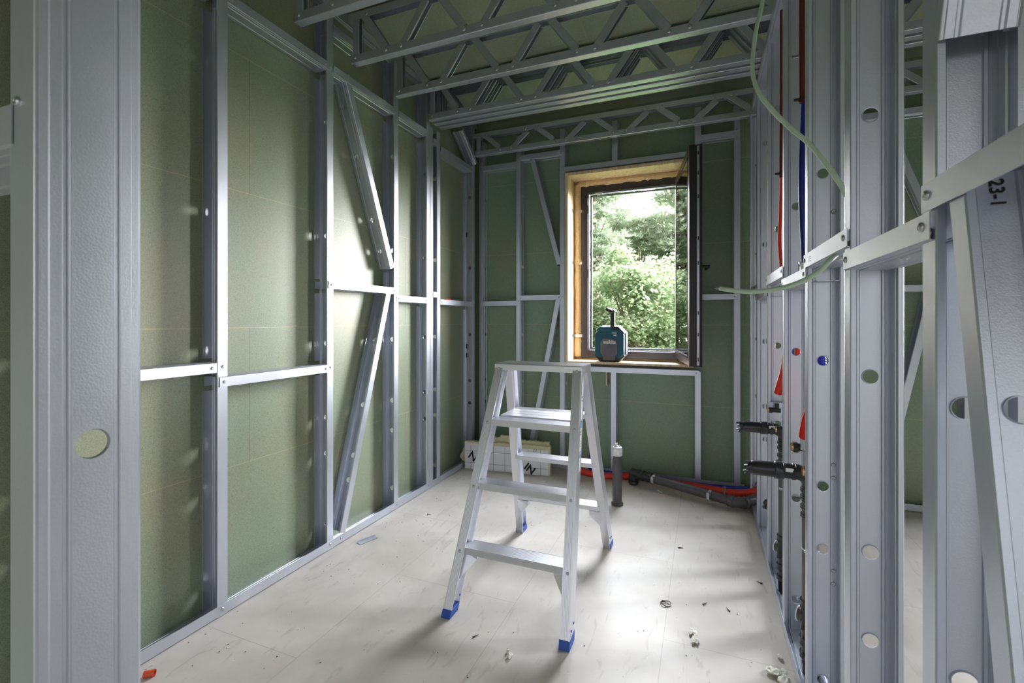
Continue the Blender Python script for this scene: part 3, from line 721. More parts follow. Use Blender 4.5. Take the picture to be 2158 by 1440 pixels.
# open sash ------------------------------------------------------------------
hinge = V((-0.172, 3.99, 0)); tip = V((-0.047, 3.245, 0))
sx = (tip-hinge).normalized(); sn = V((-sx.y, sx.x, 0))     # sn points to the +X side? fix below
if sn.x < 0: sn = -sn
SL = (tip-hinge).length; z0, z1 = 0.952, 2.385; T = 0.037; fwid = 0.062
sash = empty('window_sash', (hinge.x, hinge.y, z0), 'black window sash swung open into the room, seen almost edge on', 'window sash')
def sbox(mm, a0, a1, n0, n1, za, zb, mi=0):
    c = hinge+sx*((a0+a1)/2)+sn*((n0+n1)/2)+V((0, 0, (za+zb)/2)); mm.obox(c, sx, sn, (0, 0, 1), abs(a1-a0)/2, abs(n1-n0)/2, abs(zb-za)/2, mi)
m = MB()
sbox(m, 0, fwid, -T, T, z0, z1); sbox(m, SL-fwid, SL, -T, T, z0, z1); sbox(m, fwid, SL-fwid, -T, T, z1-fwid, z1); sbox(m, fwid, SL-fwid, -T, T, z0, z0+fwid)
m.build('sash_frame', FRAME, par=sash, bevel=0.003)
m = MB()
for a in (-0.026, -0.012, 0.002): sbox(m, SL-0.0005, SL+0.004, a-0.003, a+0.003, z0+0.004, z1-0.004)
sbox(m, SL-0.001, SL+0.006, 0.027, 0.041, z0+0.0, z1-0.0); m.build('sash_gasket', GASKET, par=sash)
m = MB(); sbox(m, SL-0.001, SL+0.0025, 0.010, 0.024, z0+0.01, z1-0.01); sp_ = m.build('locking_strip', SCREW, par=sash)
m = MB()
for z in (1.0, 1.16, 1.30, 1.62, 1.78, 2.05, 2.2, 2.33): sbox(m, SL+0.0025, SL+0.0042, 0.014, 0.020, z-0.012, z+0.012)
m.build('locking_cam', GASKET, par=sp_)
m = MB(); sbox(m, fwid-0.01, SL-fwid+0.01, -T-0.001, -T+0.003, z0+fwid-0.01, z1-fwid+0.01); sbox(m, fwid-0.01, SL-fwid+0.01, T-0.012, T-0.008, z0+fwid-0.01, z1-fwid+0.01)
m.build('glass_pane', GLASS, par=sash)
m = MB()
for (a0, a1, za, zb) in ((fwid-0.004, fwid+0.006, z0+fwid, z1-fwid), (SL-fwid-0.006, SL-fwid+0.004, z0+fwid, z1-fwid), (fwid, SL-fwid, z1-fwid-0.006, z1-fwid+0.004), (fwid, SL-fwid, z0+fwid-0.004, z0+fwid+0.006)):
    sbox(m, a0, a1, -T-0.003, -T+0.001, za, zb)
m.build('glazing_bead', GASKET, par=sash)
m = MB(); zc = 1.60
sbox(m, SL-0.045, SL-0.015, T, T+0.008, zc-0.06, zc+0.07); m.tube([hinge+sx*(SL-0.03)+sn*(T+0.005)+V((0, 0, zc)), hinge+sx*(SL-0.03)+sn*(T+0.055)+V((0, 0, zc))], 0.009, 12)
m.tube([hinge+sx*(SL-0.03)+sn*(T+0.05)+V((0, 0, zc)), hinge+sx*(SL-0.15)+sn*(T+0.052)+V((0, 0, zc-0.004))], 0.009, 12)
m.build('window_handle', RBLACK, par=sash, smooth=True)

# ------------------------------------------------------------------ radio on the sill
zr = WZ0+th-0.008+0.001
ra_ = math.radians(-4)
rx = V((math.cos(ra_), math.sin(ra_), 0)); rn = V((math.sin(ra_), -math.cos(ra_), 0))   # rn faces the camera
rc = V((-0.712, 3.862, zr))
radio = empty('radio', rc, 'teal and black rugged site radio with folded handle on the window sill', 'radio')
up = V((0, 0, 1))
def oct_poly(w, h, c, zoff=0): return [(-w/2+c, zoff), (w/2-c, zoff), (w/2, zoff+c), (w/2, zoff+h-c), (w/2-c, zoff+h), (-w/2+c, zoff+h), (-w/2, zoff+h-c), (-w/2, zoff+c)]
def rp(name, poly, f, depth, mat, bev=0.006):
    mm = MB(); mm.prism(poly, rc+rn*(-f-depth), rx, up, rn, depth); return mm.build(name, mat, par=radio, bevel=bev, bseg=3)
rp('rear_body', oct_poly(0.252, 0.288, 0.055, 0.002), 0.030, 0.085, RBLACK)
rp('side_bumper', oct_poly(0.262, 0.296, 0.058, 0.000), 0.070, 0.022, RSIDE)
rp('side_bumper', oct_poly(0.260, 0.292, 0.058, 0.001), 0.034, 0.020, RSIDE)
rp('lower_corner_guard', [(-0.08, 0.0), (0.08, 0.0), (0.125, 0.045), (0.125, 0.06), (-0.125, 0.06), (-0.125, 0.045)], -0.006, 0.05, RBLACK)
rp('upper_corner_guard', [(0.02, 0.288), (0.075, 0.288), (0.122, 0.240), (0.122, 0.225), (0.02, 0.265)], -0.004, 0.05, RBLACK)
rp('front_shell', [(-0.092, 0.035), (0.092, 0.035), (0.120, 0.062), (0.120, 0.222), (0.088, 0.262), (-0.085, 0.262), (-0.120, 0.225), (-0.120, 0.062)], -0.010, 0.04, TEAL)
rp('front_shell', [(-0.10, 0.235), (0.05, 0.235), (0.05, 0.285), (-0.085, 0.285), (-0.112, 0.262)], 0.004, 0.03, TEAL)
rp('speaker_grille', [(-0.050, 0.012), (0.050, 0.012), (0.050, 0.048), (0.068, 0.070), (0.068, 0.160), (0.046, 0.190), (-0.046, 0.190), (-0.068, 0.160), (-0.068, 0.070), (-0.050, 0.048)], -0.018, 0.03, RGREY, 0.004)
mm = MB(); mm.ring(rc+rn*0.017+up*0.122+rx*0.005, rn, 0.015, 0.023, 0.003, 20); mm.ring(rc+rn*0.017+up*0.122+rx*0.005, rn, 0.0005, 0.009, 0.003, 16); mm.build('badge_ring', RSIDE, par=radio)
text_obj('makita', 0.042, rc+rn*0.0192+up*0.160+rx*0.002, (PI/2, 0, ra_), WHITE, radio, shear=0.25, bold=0.0012, sx=0.95)
m = MB(); m.prism([(0.022, 0.232), (0.062, 0.232), (0.062, 0.238), (0.022, 0.238)], rc+rn*0.0095, rx, up, rn, 0.001); m.prism([(0.036, 0.212), (0.060, 0.212), (0.060, 0.222), (0.036, 0.222)], rc+rn*0.0095, rx, up, rn, 0.001); m.build('printed_badge', WHITE, par=radio)
hb = rc+rx*0.012-rn*0.03+up*0.255
m = MB()
for dx_ in (0.0, 0.018): m.obox(hb+rx*dx_+up*0.072, rx, rn, up, 0.0085, 0.013, 0.085)
m.build('handle_arm', RBLACK, par=radio, bevel=0.003)
m = MB(); m.obox(hb+rx*(-0.010)+up*0.165, (rx+up*-0.55).normalized(), rn, (up+rx*0.55).normalized(), 0.028, 0.055, 0.013); m.obox(hb+rx*0.020+up*0.160, (rx+up*1.0).normalized(), rn, (up-rx).normalized(), 0.011, 0.04, 0.015); m.build('handle_grip', RBLACK, par=radio, bevel=0.006, bseg=3)
m = MB(); m.ring(hb+rx*0.0+up*0.004+rn*0.013, rn, 0.0005, 0.004, 0.002, 10); m.ring(hb+rx*(-0.012)+up*0.168+rn*0.055, rn, 0.0005, 0.004, 0.002, 10); m.build('bolt', SCREW, par=radio)

# ------------------------------------------------------------------ stepladder
lad = empty('stepladder', (-0.746, 2.186, 0), 'double sided aluminium stepladder with blue feet standing on the floor', 'stepladder')
HT = 1.038; YC = 2.186
def lad_pt(side, s, z):
    """outer front edge of a stile. side -1 left, 1 right; s -1 front, 1 rear"""
    t = z/HT
    x = (-1.022+0.082*t) if side < 0 else (-0.468-0.046*t)
    y = YC + s*(0.467-0.382*t)
    return V((x, y, z))
for s in (-1, 1):
    for side in (-1, 1):
        a0 = lad_pt(side, s, 0.012); a1 = lad_pt(side, s, HT-0.002); ax = (a1-a0).normalized()
        inx = V((-side, 0, 0)); inx = (inx-ax*inx.dot(ax)).normalized(); iny = V((0, -s, 0)); iny = iny-ax*iny.dot(ax)-inx*iny.dot(inx); iny.normalize()
        Wd, Dp = 0.040, 0.072
        # grooved front face (u across X, v back)
        poly = [(0, 0)]
        for g in (0.008, 0.014, 0.020, 0.026, 0.032): poly += [(g-0.0013, 0), (g, 0.0014), (g+0.0013, 0)]
        poly += [(Wd, 0), (Wd, 0.006), (0.024, 0.008), (0.023, 0.030), (0.027, 0.033), (0.027, 0.037), (0.023, 0.040), (0.024, Dp-0.008), (Wd, Dp-0.006), (Wd, Dp), (0, Dp)]
        m = MB(); m.prism(poly, a0, inx, iny, ax, (a1-a0).length); st = m.build('stile', ALU, par=lad)
        # floor cut blue foot
        m = MB(); f0 = lad_pt(side, s, 0.0); vs = []
        for zz in (0.0, 0.032):
            q0 = lad_pt(side, s, zz)-inx*0.0015-V((0, -s, 0))*0.0015
            for (uu, vv) in ((0, 0), (Wd+0.003, 0), (Wd+0.003, (Dp+0.006)), (0, (Dp+0.006))): vs.append(q0+V((-side*uu, -s*vv, 0)))
        m.add(vs, [(0, 3, 2, 1), (4, 5, 6, 7), (0, 1, 5, 4), (1, 2, 6, 5), (2, 3, 7, 6), (3, 0, 4, 7)]); ft = m.build('rubber_foot', FOOT, par=st, bevel=0.002)
        m = MB()
        for vv in (0.02, 0.055):
            c = lad_pt(side, s, 0.05+vv*0.25)+V((side*0.0002, -s*vv, 0)); m.ring(c, (side, 0, 0), 0.0004, 0.0045, 0.002, 10)
            c2 = lad_pt(side, s, 0.05+vv*0.25)+V((-side*(Wd+0.0005), -s*vv, 0)); m.ring(c2, (-side, 0, 0), 0.0004, 0.0045, 0.002, 10)
        m.build('rivet', FOOT, par=st)
        for zz in (0.245, 0.50, 0.772, 1.018): screw(st, lad_pt(side, s, zz)+V((-side*0.020, s*0.0008, 0)), (0, s, 0.1), 0.95)
    # steps
    for k, zz in enumerate((0.262, 0.516, 0.786)):
        if True:
            lf = lad_pt(-1, s, zz); rt = lad_pt(1, s, zz)
            x0 = lf.x+0.030; x1 = rt.x-0.030; yf = lf.y - s*0.002
            poly = [(0, 0), (0.0, -0.030), (0.002, -0.031), (0.003, -0.004)]
            # tread profile with small ribs on top, front lip and rear lip
            n = 9; top = [(0.080*i/n+d, hgt) for i in range(n) for (d, hgt) in ((0.0, 0.0), (0.003, 0.0), (0.0045, -0.0012), (0.0065, -0.0012))]
            prof = top+[(0.08, 0.0), (0.08, -0.022), (0.077, -0.022), (0.077, -0.003), (0.004, -0.003), (0.004, -0.030), (0.0, -0.030)]
            m = MB(); m.prism(prof, (x0, yf, zz), (0, -s, 0), (0, 0, 1), (1, 0, 0), x1-x0); stp = m.build('step', ALU, par=lad)
            m = MB()
            for i in range(5): m.box((x0+0.001, yf+s*0.0006-0.0004, zz-0.006-i*0.005-0.0009), (x1-0.001, yf+s*0.0006+0.0004, zz-0.006-i*0.005+0.0009))
            m.build('step_nosing', ALU, par=stp)
    # gusset plates under the lowest step
    for side in (-1, 1):
        zz = 0.258; q = lad_pt(side, s, zz); qb = lad_pt(side, s, 0.115)
        xo = q.x-side*0.026; y0 = q.y-s*0.028
        m = MB(); poly3 = [V((xo, y0, zz-0.026)), V((xo-side*0.062, y0, zz-0.026)), V((xo-side*0.060, y0, zz-0.052)), V((qb.x-side*0.028, qb.y-s*0.03, 0.125))]
        m.add(poly3+[p-V((0, s*0.045, 0)) for p in poly3], [(0, 1, 2, 3), (4, 7, 6, 5), (0, 4, 5, 1), (1, 5, 6, 2), (2, 6, 7, 3), (3, 7, 4, 0)]); m.build('gusset', ALU, par=lad, bevel=0.001)
# middle platform and top
m = MB()
lf = lad_pt(-1, -1, 0.79)
for i in range(3):
    y0 = YC-0.086+i*0.058; m.box((-0.915, y0, 0.776), (-0.548, y0+0.0565, 0.792))
m.build('platform', ALU, par=lad, bevel=0.0015)
m = MB()
prof = []
W2 = 0.091
prof = [(-W2, -0.030), (-W2, -0.002), (-W2+0.002, 0.0)]
for i in range(10):
    u0 = -W2+0.006+i*0.0175; prof += [(u0, 0.0), (u0+0.0012, 0.0018), (u0+0.004, 0.0018), (u0+0.0052, 0.0)]
prof += [(W2-0.002, 0.0), (W2, -0.002), (W2, -0.030), (W2-0.003, -0.030), (W2-0.003, -0.004), (-W2+0.003, -0.004), (-W2+0.003, -0.030)]
m.prism(prof, (-0.944, YC, HT+0.002), (0, 1, 0), (0, 0, 1), (1, 0, 0), 0.434); m.build('top_step', ALU, par=lad)
m = MB()
for x in (-0.944, -0.512): m.box((x-0.001, YC-0.088, HT-0.034), (x+0.001, YC+0.088, HT+0.001))
m.build('end_plate', ALU, par=lad)
# sticker strip on the outside of the right front stile
def on_stile(z, v, out=0.0012):
    q = lad_pt(1, -1, z); return q+V((out, v, 0))
m = MB(); 
za, zb = 0.60, 0.97
m.add([on_stile(za, 0.022), on_stile(za, 0.052), on_stile(zb, 0.052), on_stile(zb, 0.022)], [(0, 1, 2, 3)]); stk = m.build('instruction_sticker', PAPER, par=lad)
m = MB()
for (a, b2) in ((0.775, 0.805), (0.655, 0.670), (0.675, 0.680)): m.add([on_stile(a, 0.026, 0.0016), on_stile(a, 0.048, 0.0016), on_stile(b2, 0.048, 0.0016), on_stile(b2, 0.026, 0.0016)], [(0, 1, 2, 3)])
m.build('sticker_blue_print', LBLUE, par=stk)
m = MB()
for (a, b2) in ((0.755, 0.762), (0.745, 0.750), (0.90, 0.906), (0.885, 0.892), (0.70, 0.702), (0.71, 0.712), (0.72, 0.722)): m.add([on_stile(a, 0.030, 0.0016), on_stile(a, 0.044, 0.0016), on_stile(b2, 0.044, 0.0016), on_stile(b2, 0.030, 0.0016)], [(0, 1, 2, 3)])
m.build('sticker_black_print', INK, par=stk)

# ------------------------------------------------------------------ foam board bundle in the corner
fo = V((-1.868, 3.53, 0)); fx = V((0.735, 0.075, 0)); fl = fx.length; fx.normalize(); fn = V((-fx.y, fx.x, 0))
fb = empty('insulation_board', fo, 'white faced insulation board offcut with printed grid leaning in the corner', 'insulation board')
def rough_slab(x0, x1, n0, n1, z0, h0, seed, amp, nseg=40, tilt=0.0):
    r = random.Random(seed); mm = MB(); topz = []
    for i in range(nseg+1): topz.append(h0+amp*r.uniform(-1, 1)+tilt*i/nseg)
    vs = []
    for i in range(nseg+1):
        p = fo+fx*(x0+(x1-x0)*i/nseg)
        jit = r.uniform(-0.002, 0.002)
        vs += [p+fn*(n0)+up*z0, p+fn*n1+up*z0, p+fn*(n1)+up*(z0+topz[i]+jit), p+fn*n0+up*(z0+topz[i])]
    fs = []
    for i in range(nseg):
        a = 4*i; b2 = a+4
        for k in range(4): fs.append((a+k, a+(k+1) % 4, b2+(k+1) % 4, b2+k))
    fs += [(0, 3, 2, 1), (4*nseg, 4*nseg+1, 4*nseg+2, 4*nseg+3)]
    mm.add(vs, fs); return mm
rough_slab(0.0, fl-0.004, 0.004, 0.045, 0.002, 0.232, 3, 0.004).build('foam_core', FOAMY, par=fb)
rough_slab(0.18, fl-0.02, 0.048, 0.085, 0.0, 0.272, 5, 0.0045, tilt=-0.02).build('foam_core', FOAMY, par=fb)
rough_slab(0.30, 0.40, 0.05, 0.08, 0.26, 0.028, 6, 0.004, 10).build('foam_core', FOAMY, par=fb)
rough_slab(0.20, 0.26, 0.03, 0.06, 0.235, 0.022, 8, 0.010, 8).build('foam_shred', FOAMW, par=fb)
m = MB()
m.add([fo+up*0.002, fo+fx*(fl-0.018)+up*0.002, fo+fx*(fl-0.018)+up*0.205, fo+fx*0.5+up*0.207, fo+fx*0.3+up*0.210, fo+fx*0.2+up*0.205, fo+up*0.228]+[p for p in []], [(0, 1, 2, 3, 4, 5, 6)])
face = m.build('paper_facing', PAPER, par=fb, solid=0.003)
m = MB()
for x in (0.055, 0.155, 0.255, 0.355, 0.455, 0.555, 0.655): m.obox(fo+fx*x-fn*0.002+up*0.103, fx, fn, up, 0.0011, 0.0005, 0.100)
for z in (0.055, 0.155): m.obox(fo+fx*(fl/2-0.009)-fn*0.002+up*z, fx, fn, up, fl/2-0.011, 0.0005, 0.0011)
m.build('grid_print', simple('grid_ink', (0.10, 0.10, 0.12), 0.5), par=face)
fa = math.atan2(fx.y, fx.x)
e1 = text_obj('N', 0.095, fo+fx*0.072-fn*0.0025+up*0.105, (PI/2, 0, fa), INK, face, bold=0.002)
e1.rotation_euler = (Matrix.Rotation(fa, 3, 'Z') @ Matrix.Rotation(PI/2, 3, 'X') @ Matrix.Rotation(-0.62, 3, 'Z')).to_euler()
e1 = text_obj('IN', 0.085, fo+fx*0.565-fn*0.0025+up*0.045, (PI/2, 0, fa), INK, face, bold=0.003)
e1.rotation_euler = (Matrix.Rotation(fa, 3, 'Z') @ Matrix.Rotation(PI/2, 3, 'X') @ Matrix.Rotation(-0.62, 3, 'Z')).to_euler()
for (x, z, s_) in ((0.19, 0.190, 0.025), (0.60, 0.196, 0.03), (0.62, 0.198, 0.03)):
    e1 = text_obj('/', s_, fo+fx*x-fn*0.0025+up*z, (PI/2, 0, fa), INK, face, bold=0.001)
m = MB(); q0 = fo-fx*0.001
m.add([q0+up*0.19+fn*0.01, q0-fx*0.055+up*0.09+fn*0.03, q0-fx*0.03+up*0.055+fn*0.03, q0+up*0.06+fn*0.01], [(0, 1, 2, 3)]); m.build('torn_flap', FOAMY, par=fb, solid=0.006)

# ------------------------------------------------------------------ drain pipes
def collar(mm, p, d, r, L=0.03): 
    p = V(p); d = V(d).normalized(); mm.tube([p-d*L/2, p-d*(L/2-0.003), p-d*(L/2-0.006), p+d*(L/2-0.006), p+d*(L/2-0.003), p+d*L/2], [r*0.94, r, r*0.96, r*0.96, r, r*0.94], 18)
def arc(p, a, b, r, n=8):
    """quarter bend starting at p heading a, turning to b"""
    a = V(a).normalized(); b = V(b).normalized(); p = V(p)
    return [p+a*(r*math.sin(t))+b*(r*(1-math.cos(t))) for t in [PI/2*i/n for i in range(n+1)]]
# standing waste pipe
sp = V((-0.541, 3.225, 0)); o = empty('waste_pipe', sp, 'dark grey waste pipe standing upright from the floor, taped shut with white tape', 'pipe')
m = MB(); m.tube([sp+up*0.001, sp+up*0.012, sp+up*0.018, sp+up*0.02], [0.040, 0.041, 0.036, 0.034], 24); m.tube([sp+up*0.02, sp+up*0.36], 0.0325, 24); m.build('pipe_body', GREYPIPE, par=o, smooth=True)
r = random.Random(4); m = MB()
m.tube([sp+up*0.335, sp+up*0.345, sp+up*0.38, sp+up*0.392, sp+up*0.40], [0.034, 0.0345, 0.0345, 0.031, 0.012], 14)
m.add([sp+V((-0.0335, -0.004, 0.35)), sp+V((-0.035, -0.01, 0.285)), sp+V((-0.03, -0.018, 0.30)), sp+V((-0.02, -0.028, 0.35))], [(0, 1, 2, 3)])
m.tube([sp+V((-0.012, 0, 0.395)), sp+V((-0.008, -0.005, 0.412)), sp+V((0.004, 0, 0.418))], [0.012, 0.008, 0.004], 6); m.tube([sp+V((0.012, 0, 0.393)), sp+V((0.018, 0, 0.407))], [0.010, 0.004], 6)
m.build('white_tape', simple('crumpled_tape', (0.8, 0.8, 0.8), 0.4, 0, 0.5, 1.0, 80), par=o)
# floor run of waste pipe
A = V((-0.475, 3.665, 0.085)); Bp = V((0.175, 3.425, 0.055)); d = (Bp-A).normalized()
o = empty('drain_pipe', (A.x, A.y, 0), 'long dark grey waste pipe running diagonally over the floor into the right wall', 'pipe')
m = MB(); m.tube([A+d*0.02, Bp], 0.031, 20); m.build('pipe_run', GREYPIPE, par=o, smooth=True)
m = MB(); collar(m, A+d*0.05, d, 0.040, 0.04); collar(m, A+d*0.105, d, 0.037, 0.05); m.tube([A-d*0.035, A+d*0.09], 0.034, 18)
pp = A-d*0.02; m.tube([pp, pp+V((0, 0, -0.055)), pp+V((0, 0, -0.084))], 0.034, 18); collar(m, pp+V((0, 0, -0.06)), (0, 0, 1), 0.039, 0.03)
m.build('elbow_fitting', BLACKPIPE, par=o, smooth=True)
m = MB(); dn = V((0.66, 0.70, 0.05)).normalized()
m.tube([Bp-d*0.02, Bp+d*0.02, Bp+d*0.045+dn*0.008, Bp+d*0.055+dn*0.035, Bp+d*0.055+dn*0.14], 0.034, 18); collar(m, Bp-d*0.005, d, 0.040, 0.035); collar(m, Bp+d*0.055+dn*0.04, dn, 0.040, 0.03)
m.build('bend_fitting', GREYPIPE, par=o, smooth=True)
for t, nm in ((0.22, 1), (0.80, 2)):
    c = A.lerp(Bp, t); m = MB(); side = V((-d.y, d.x, 0))
    m.ring(c-d*0.009, d, 0.0315, 0.0345, 0.018, 24); m.obox(c+side*(-0.040)+up*0.005, d, side, up, 0.009, 0.008, 0.022); m.tube([c-up*0.034-side*0.0, V((c.x, c.y, 0.001))], 0.004, 8); m.obox(V((c.x, c.y, 0.002)), d, side, up, 0.014, 0.014, 0.002)
    m.build('pipe_clamp', SCREW, par=o)
# floor hoses
def smoothpath(pts, n=8):
    pts = [V(p) for p in pts]; out = []
    P_ = [pts[0]*2-pts[1]]+pts+[pts[-1]*2-pts[-2]]
    for i in range(1, len(P_)-2):
        for k in range(n):
            t = k/n; a, b_, c, e_ = P_[i-1], P_[i], P_[i+1], P_[i+2]
            out.append(0.5*((2*b_)+(-a+c)*t+(2*a-5*b_+4*c-e_)*t*t+(-a+3*b_-3*c+e_)*t**3))
    out.append(pts[-1]); return out
m = MB(); m.tube(smoothpath([(-1.02, 3.90, 0.10), (-0.99, 3.80, 0.055), (-0.90, 3.735, 0.030), (-0.72, 3.71, 0.028), (-0.48, 3.775, 0.028), (-0.2, 3.735, 0.028), (0.05, 3.70, 0.030), (0.18, 3.63, 0.045), (0.27, 3.60, 0.065), (0.36, 3.58, 0.10)]), 0.024, 12)
o = m.build('water_hose', RED, smooth=True); tag(o, 'red insulated water hose lying on the floor along the back wall', 'hose')
m = MB(); m.obox((0.14, 3.655, 0.068), (1, 0, 0), (0, 1, 0), (0, 0, 1), 0.006, 0.02, 0.0015); m.obox((0.14, 3.627, 0.04), (1, 0, 0), (0, 1, 0), (0, 0, 1), 0.006, 0.0015, 0.025); m.build('perforated_strap', SCREW, par=o)
m = MB(); m.tube(smoothpath([(-0.86, 3.90, 0.12), (-0.86, 3.81, 0.10), (-0.83, 3.79, 0.035), (-0.6, 3.785, 0.024), (-0.3, 3.785, 0.02), (0.0, 3.77, 0.022), (0.2, 3.72, 0.045), (0.30, 3.69, 0.07), (0.37, 3.68, 0.12)]), 0.018, 12)
o = m.build('water_hose', BLUE, smooth=True); tag(o, 'blue insulated water hose lying on the floor behind the red one', 'hose')

def drain(y, ztap, xtip, lab, r0, tipr, xv=0.340):
    o = empty('drain_pipe', (xv, y, 0), lab, 'pipe')
    m = MB(); xm = xtip+0.10
    m.tube([(xtip+0.012, y, ztap-0.002), (xtip+0.03, y, ztap), (xm, y, ztap)], [tipr*0.75, tipr, tipr], 20)
    q = random.Random(int(y*100))
    for k in range(7):
        an = k*0.9; m.tube([(xtip+0.022, y+tipr*0.7*math.cos(an), ztap+tipr*0.7*math.sin(an)), (xtip+q.uniform(-0.004, 0.006), y+tipr*0.85*math.cos(an), ztap-0.004+tipr*0.85*math.sin(an))], [0.007, 0.0045], 5)
    m.build('capped_outlet', BLACKPIPE, par=o, smooth=True)
    m = MB(); m.tube([(xm, y, ztap), (xv-0.045, y, ztap)], tipr, 20); collar(m, (xm+0.012, y, ztap), (1, 0, 0), tipr*1.22, 0.03); collar(m, (xv-0.052, y, ztap), (1, 0, 0), tipr*1.15, 0.012)
    pts = arc((xv-0.045, y, ztap), (1, 0, 0), (0, 0, -1), 0.045); m.tube(pts, tipr, 18); m.tube([pts[-1], V((xv, y, ztap-0.10))], tipr*1.02, 18)
    for dz in (0.06, 0.085, 0.12, 0.15): collar(m, (xv, y, ztap-dz), (0, 0, 1), tipr*1.2, 0.014)
    m.build('elbow_fitting', BLACKPIPE, par=o, smooth=True)
    m = MB(); m.box((xm+0.03, y-tipr-0.001, ztap+0.004), (xm+0.055, y-tipr*0.8, ztap+0.016)); m.build('label', WHITE, par=o)
    m = MB(); m.tube([(xv, y, ztap-0.09), (xv, y, 0.235)], tipr*0.97, 18); m.build('pipe_run', GREYPIPE, par=o, smooth=True)
    m = MB(); d2 = V((-0.25, -0.75, -0.6)).normalized(); c0 = V((xv, y, 0.22))
    collar(m, c0+up*0.03, (0, 0, 1), tipr*1.25, 0.03); m.tube([c0+up*0.03, c0-up*0.02, c0-up*0.04+d2*0.03], tipr*1.08, 16)
    m.tube([c0-up*0.03, c0-up*0.215], tipr*1.05, 16); collar(m, c0-up*0.10, (0, 0, 1), tipr*1.3, 0.03); collar(m, c0-up*0.15, (0, 0, 1), tipr*1.3, 0.02)
    m.build('branch_fitting', BLACKPIPE, par=o, smooth=True)
    m = MB(); m.tube([c0-up*0.015, c0+V((-0.030, 0.02, -0.02))], tipr*0.9, 14); m.build('side_stub', GREYPIPE, par=o, smooth=True)
    m = MB(); m.ring(c0+V((-0.031, 0.021, -0.021)), (-0.85, 0.5, 0), tipr*0.75, tipr*1.0, 0.004, 18); m.build('rim_seal', WHITE, par=o, smooth=True)
    m = MB(); zc_ = ztap-0.27; m.ring((xv, y, zc_), (0, 0, 1), tipr, tipr+0.0015, 0.006, 18)
    for k in range(5): m.ring((xv-tipr+0.006+k*0.011, y-tipr-0.004, zc_+0.003), (0, -1, 0), 0.0022, 0.0052, 0.0015, 10)
    m.build('perforated_strap', SCREW, par=o)
    return o
drain(2.47, 0.750, 0.150, 'black drain pipe with capped outlet, farther one of the two at the right wall', 0.025, 0.025, xv=0.345)
drain(1.93, 0.712, 0.140, 'black drain pipe with capped outlet, nearer one of the two at the right wall', 0.028, 0.0265, xv=0.350)
# silver bend by the foot of the farthest bay
m = MB(); m.tube(smoothpath([(0.335, 2.93, 0.25), (0.34, 2.90, 0.235), (0.35, 2.84, 0.18), (0.36, 2.76, 0.11), (0.36, 2.74, 0.05)]), 0.023, 14); o = m.build('drain_branch', GREYPIPE, smooth=True); tag(o, 'short slanting grey drain branch at the foot of the right wall', 'pipe')
m = MB(); collar(m, (0.338, 2.915, 0.243), (0.1, -0.8, -0.5), 0.031, 0.03); m.build('elbow_fitting', BLACKPIPE, par=o, smooth=True)

# tap connectors
def connector(p, lab, rr=0.014):
    p = V(p); o = empty('tap_connector', p, lab, 'pipe fitting', 'brass tap connectors at the right wall')
    m = MB(); m.tube([p, p+V((0.05, 0, 0))], rr*0.9, 14); m.tube([p+V((0.0, 0, 0)), p+V((0.014, 0, 0))], rr*1.25, 6); m.tube([p+V((0.035, 0, 0)), p+V((0.035, 0, 0.035))], rr*0.8, 12); m.build('elbow_body', BLACKPIPE, par=o)
    m = MB(); m.ring(p+V((0.0005, 0, 0)), (-1, 0, 0), rr*0.5, rr*1.0, 0.006, 16); m.build('brass_thread', BRASS, par=o)
    return o
connector((0.300, 2.36, 0.770), 'black tap connector with brass thread above the farther drain outlet')
connector((0.318, 1.86, 0.735), 'black tap connector with brass thread above the nearer drain outlet', 0.016)
connector((0.296, 1.93, 0.80), 'black tap connector with brass thread under the end of the red corrugated hose', 0.015)
connector((0.30, 2.62, 0.81), 'black tap connector on the small grey plate farthest back', 0.012)

# vertical supply pipes inside the right wall
def vpipe(pts, r_, mat, lab, cat='pipe', nm='supply_pipe', corr=0):
    pth = smoothpath(pts, 10)
    m = MB(); 
    if corr:
        path2 = []; rs = []
        tot = len(pth)
        L_ = 0
        fine = []
        for i in range(tot-1):
            for k in range(4): fine.append(pth[i].lerp(pth[i+1], k/4))
        fine.append(pth[-1]); rs = [r_*(1.0+0.10*(i % 2)) for i in range(len(fine))]
        m.tube(fine, rs, 14)
    else: m.tube(pth, r_, 12)
    o = m.build(nm, mat, smooth=not corr); tag(o, lab, cat); return o
vpipe([(0.333, 2.44, 2.66), (0.333, 2.44, 2.2), (0.331, 2.44, 1.9)], 0.010, DKRED, 'dark red supply pipe going up behind the farther of the two pipe studs')
vpipe([(0.332, 2.44, 1.90), (0.326, 2.44, 1.72), (0.323, 2.44, 1.60), (0.333, 2.44, 1.475)], 0.009, RED, 'bright red hose bulging out just above the small rail of the right wall', 'hose', 'water_hose')
vpipe([(0.339, 2.0, 2.66), (0.338, 2.0, 2.3), (0.340, 2.0, 2.05)], 0.012, DKRED, 'dark red supply pipe left of the wide ribbed stud, nearer one')
vpipe([(0.352, 2.01, 2.25), (0.346, 2.01, 2.0), (0.339, 2.01, 1.80), (0.339, 2.01, 1.68), (0.349, 2.01, 1.42)], 0.0125, DKBLUE, 'blue supply hose left of the wide ribbed stud on the right', 'hose', 'water_hose')
vpipe([(0.338, 2.47, 2.66), (0.335, 2.47, 2.2), (0.335, 2.47, 1.75)], 0.008, DKBLUE, 'thin blue supply hose beside the dark red pipe high in the right wall', 'hose', 'water_hose')
vpipe([(0.332, 2.29, 1.10), (0.326, 2.32, 1.03), (0.308, 2.37, 0.93)], 0.0185, RED, 'red corrugated hose end above the farther drain outlet', 'hose', 'water_hose', 1)
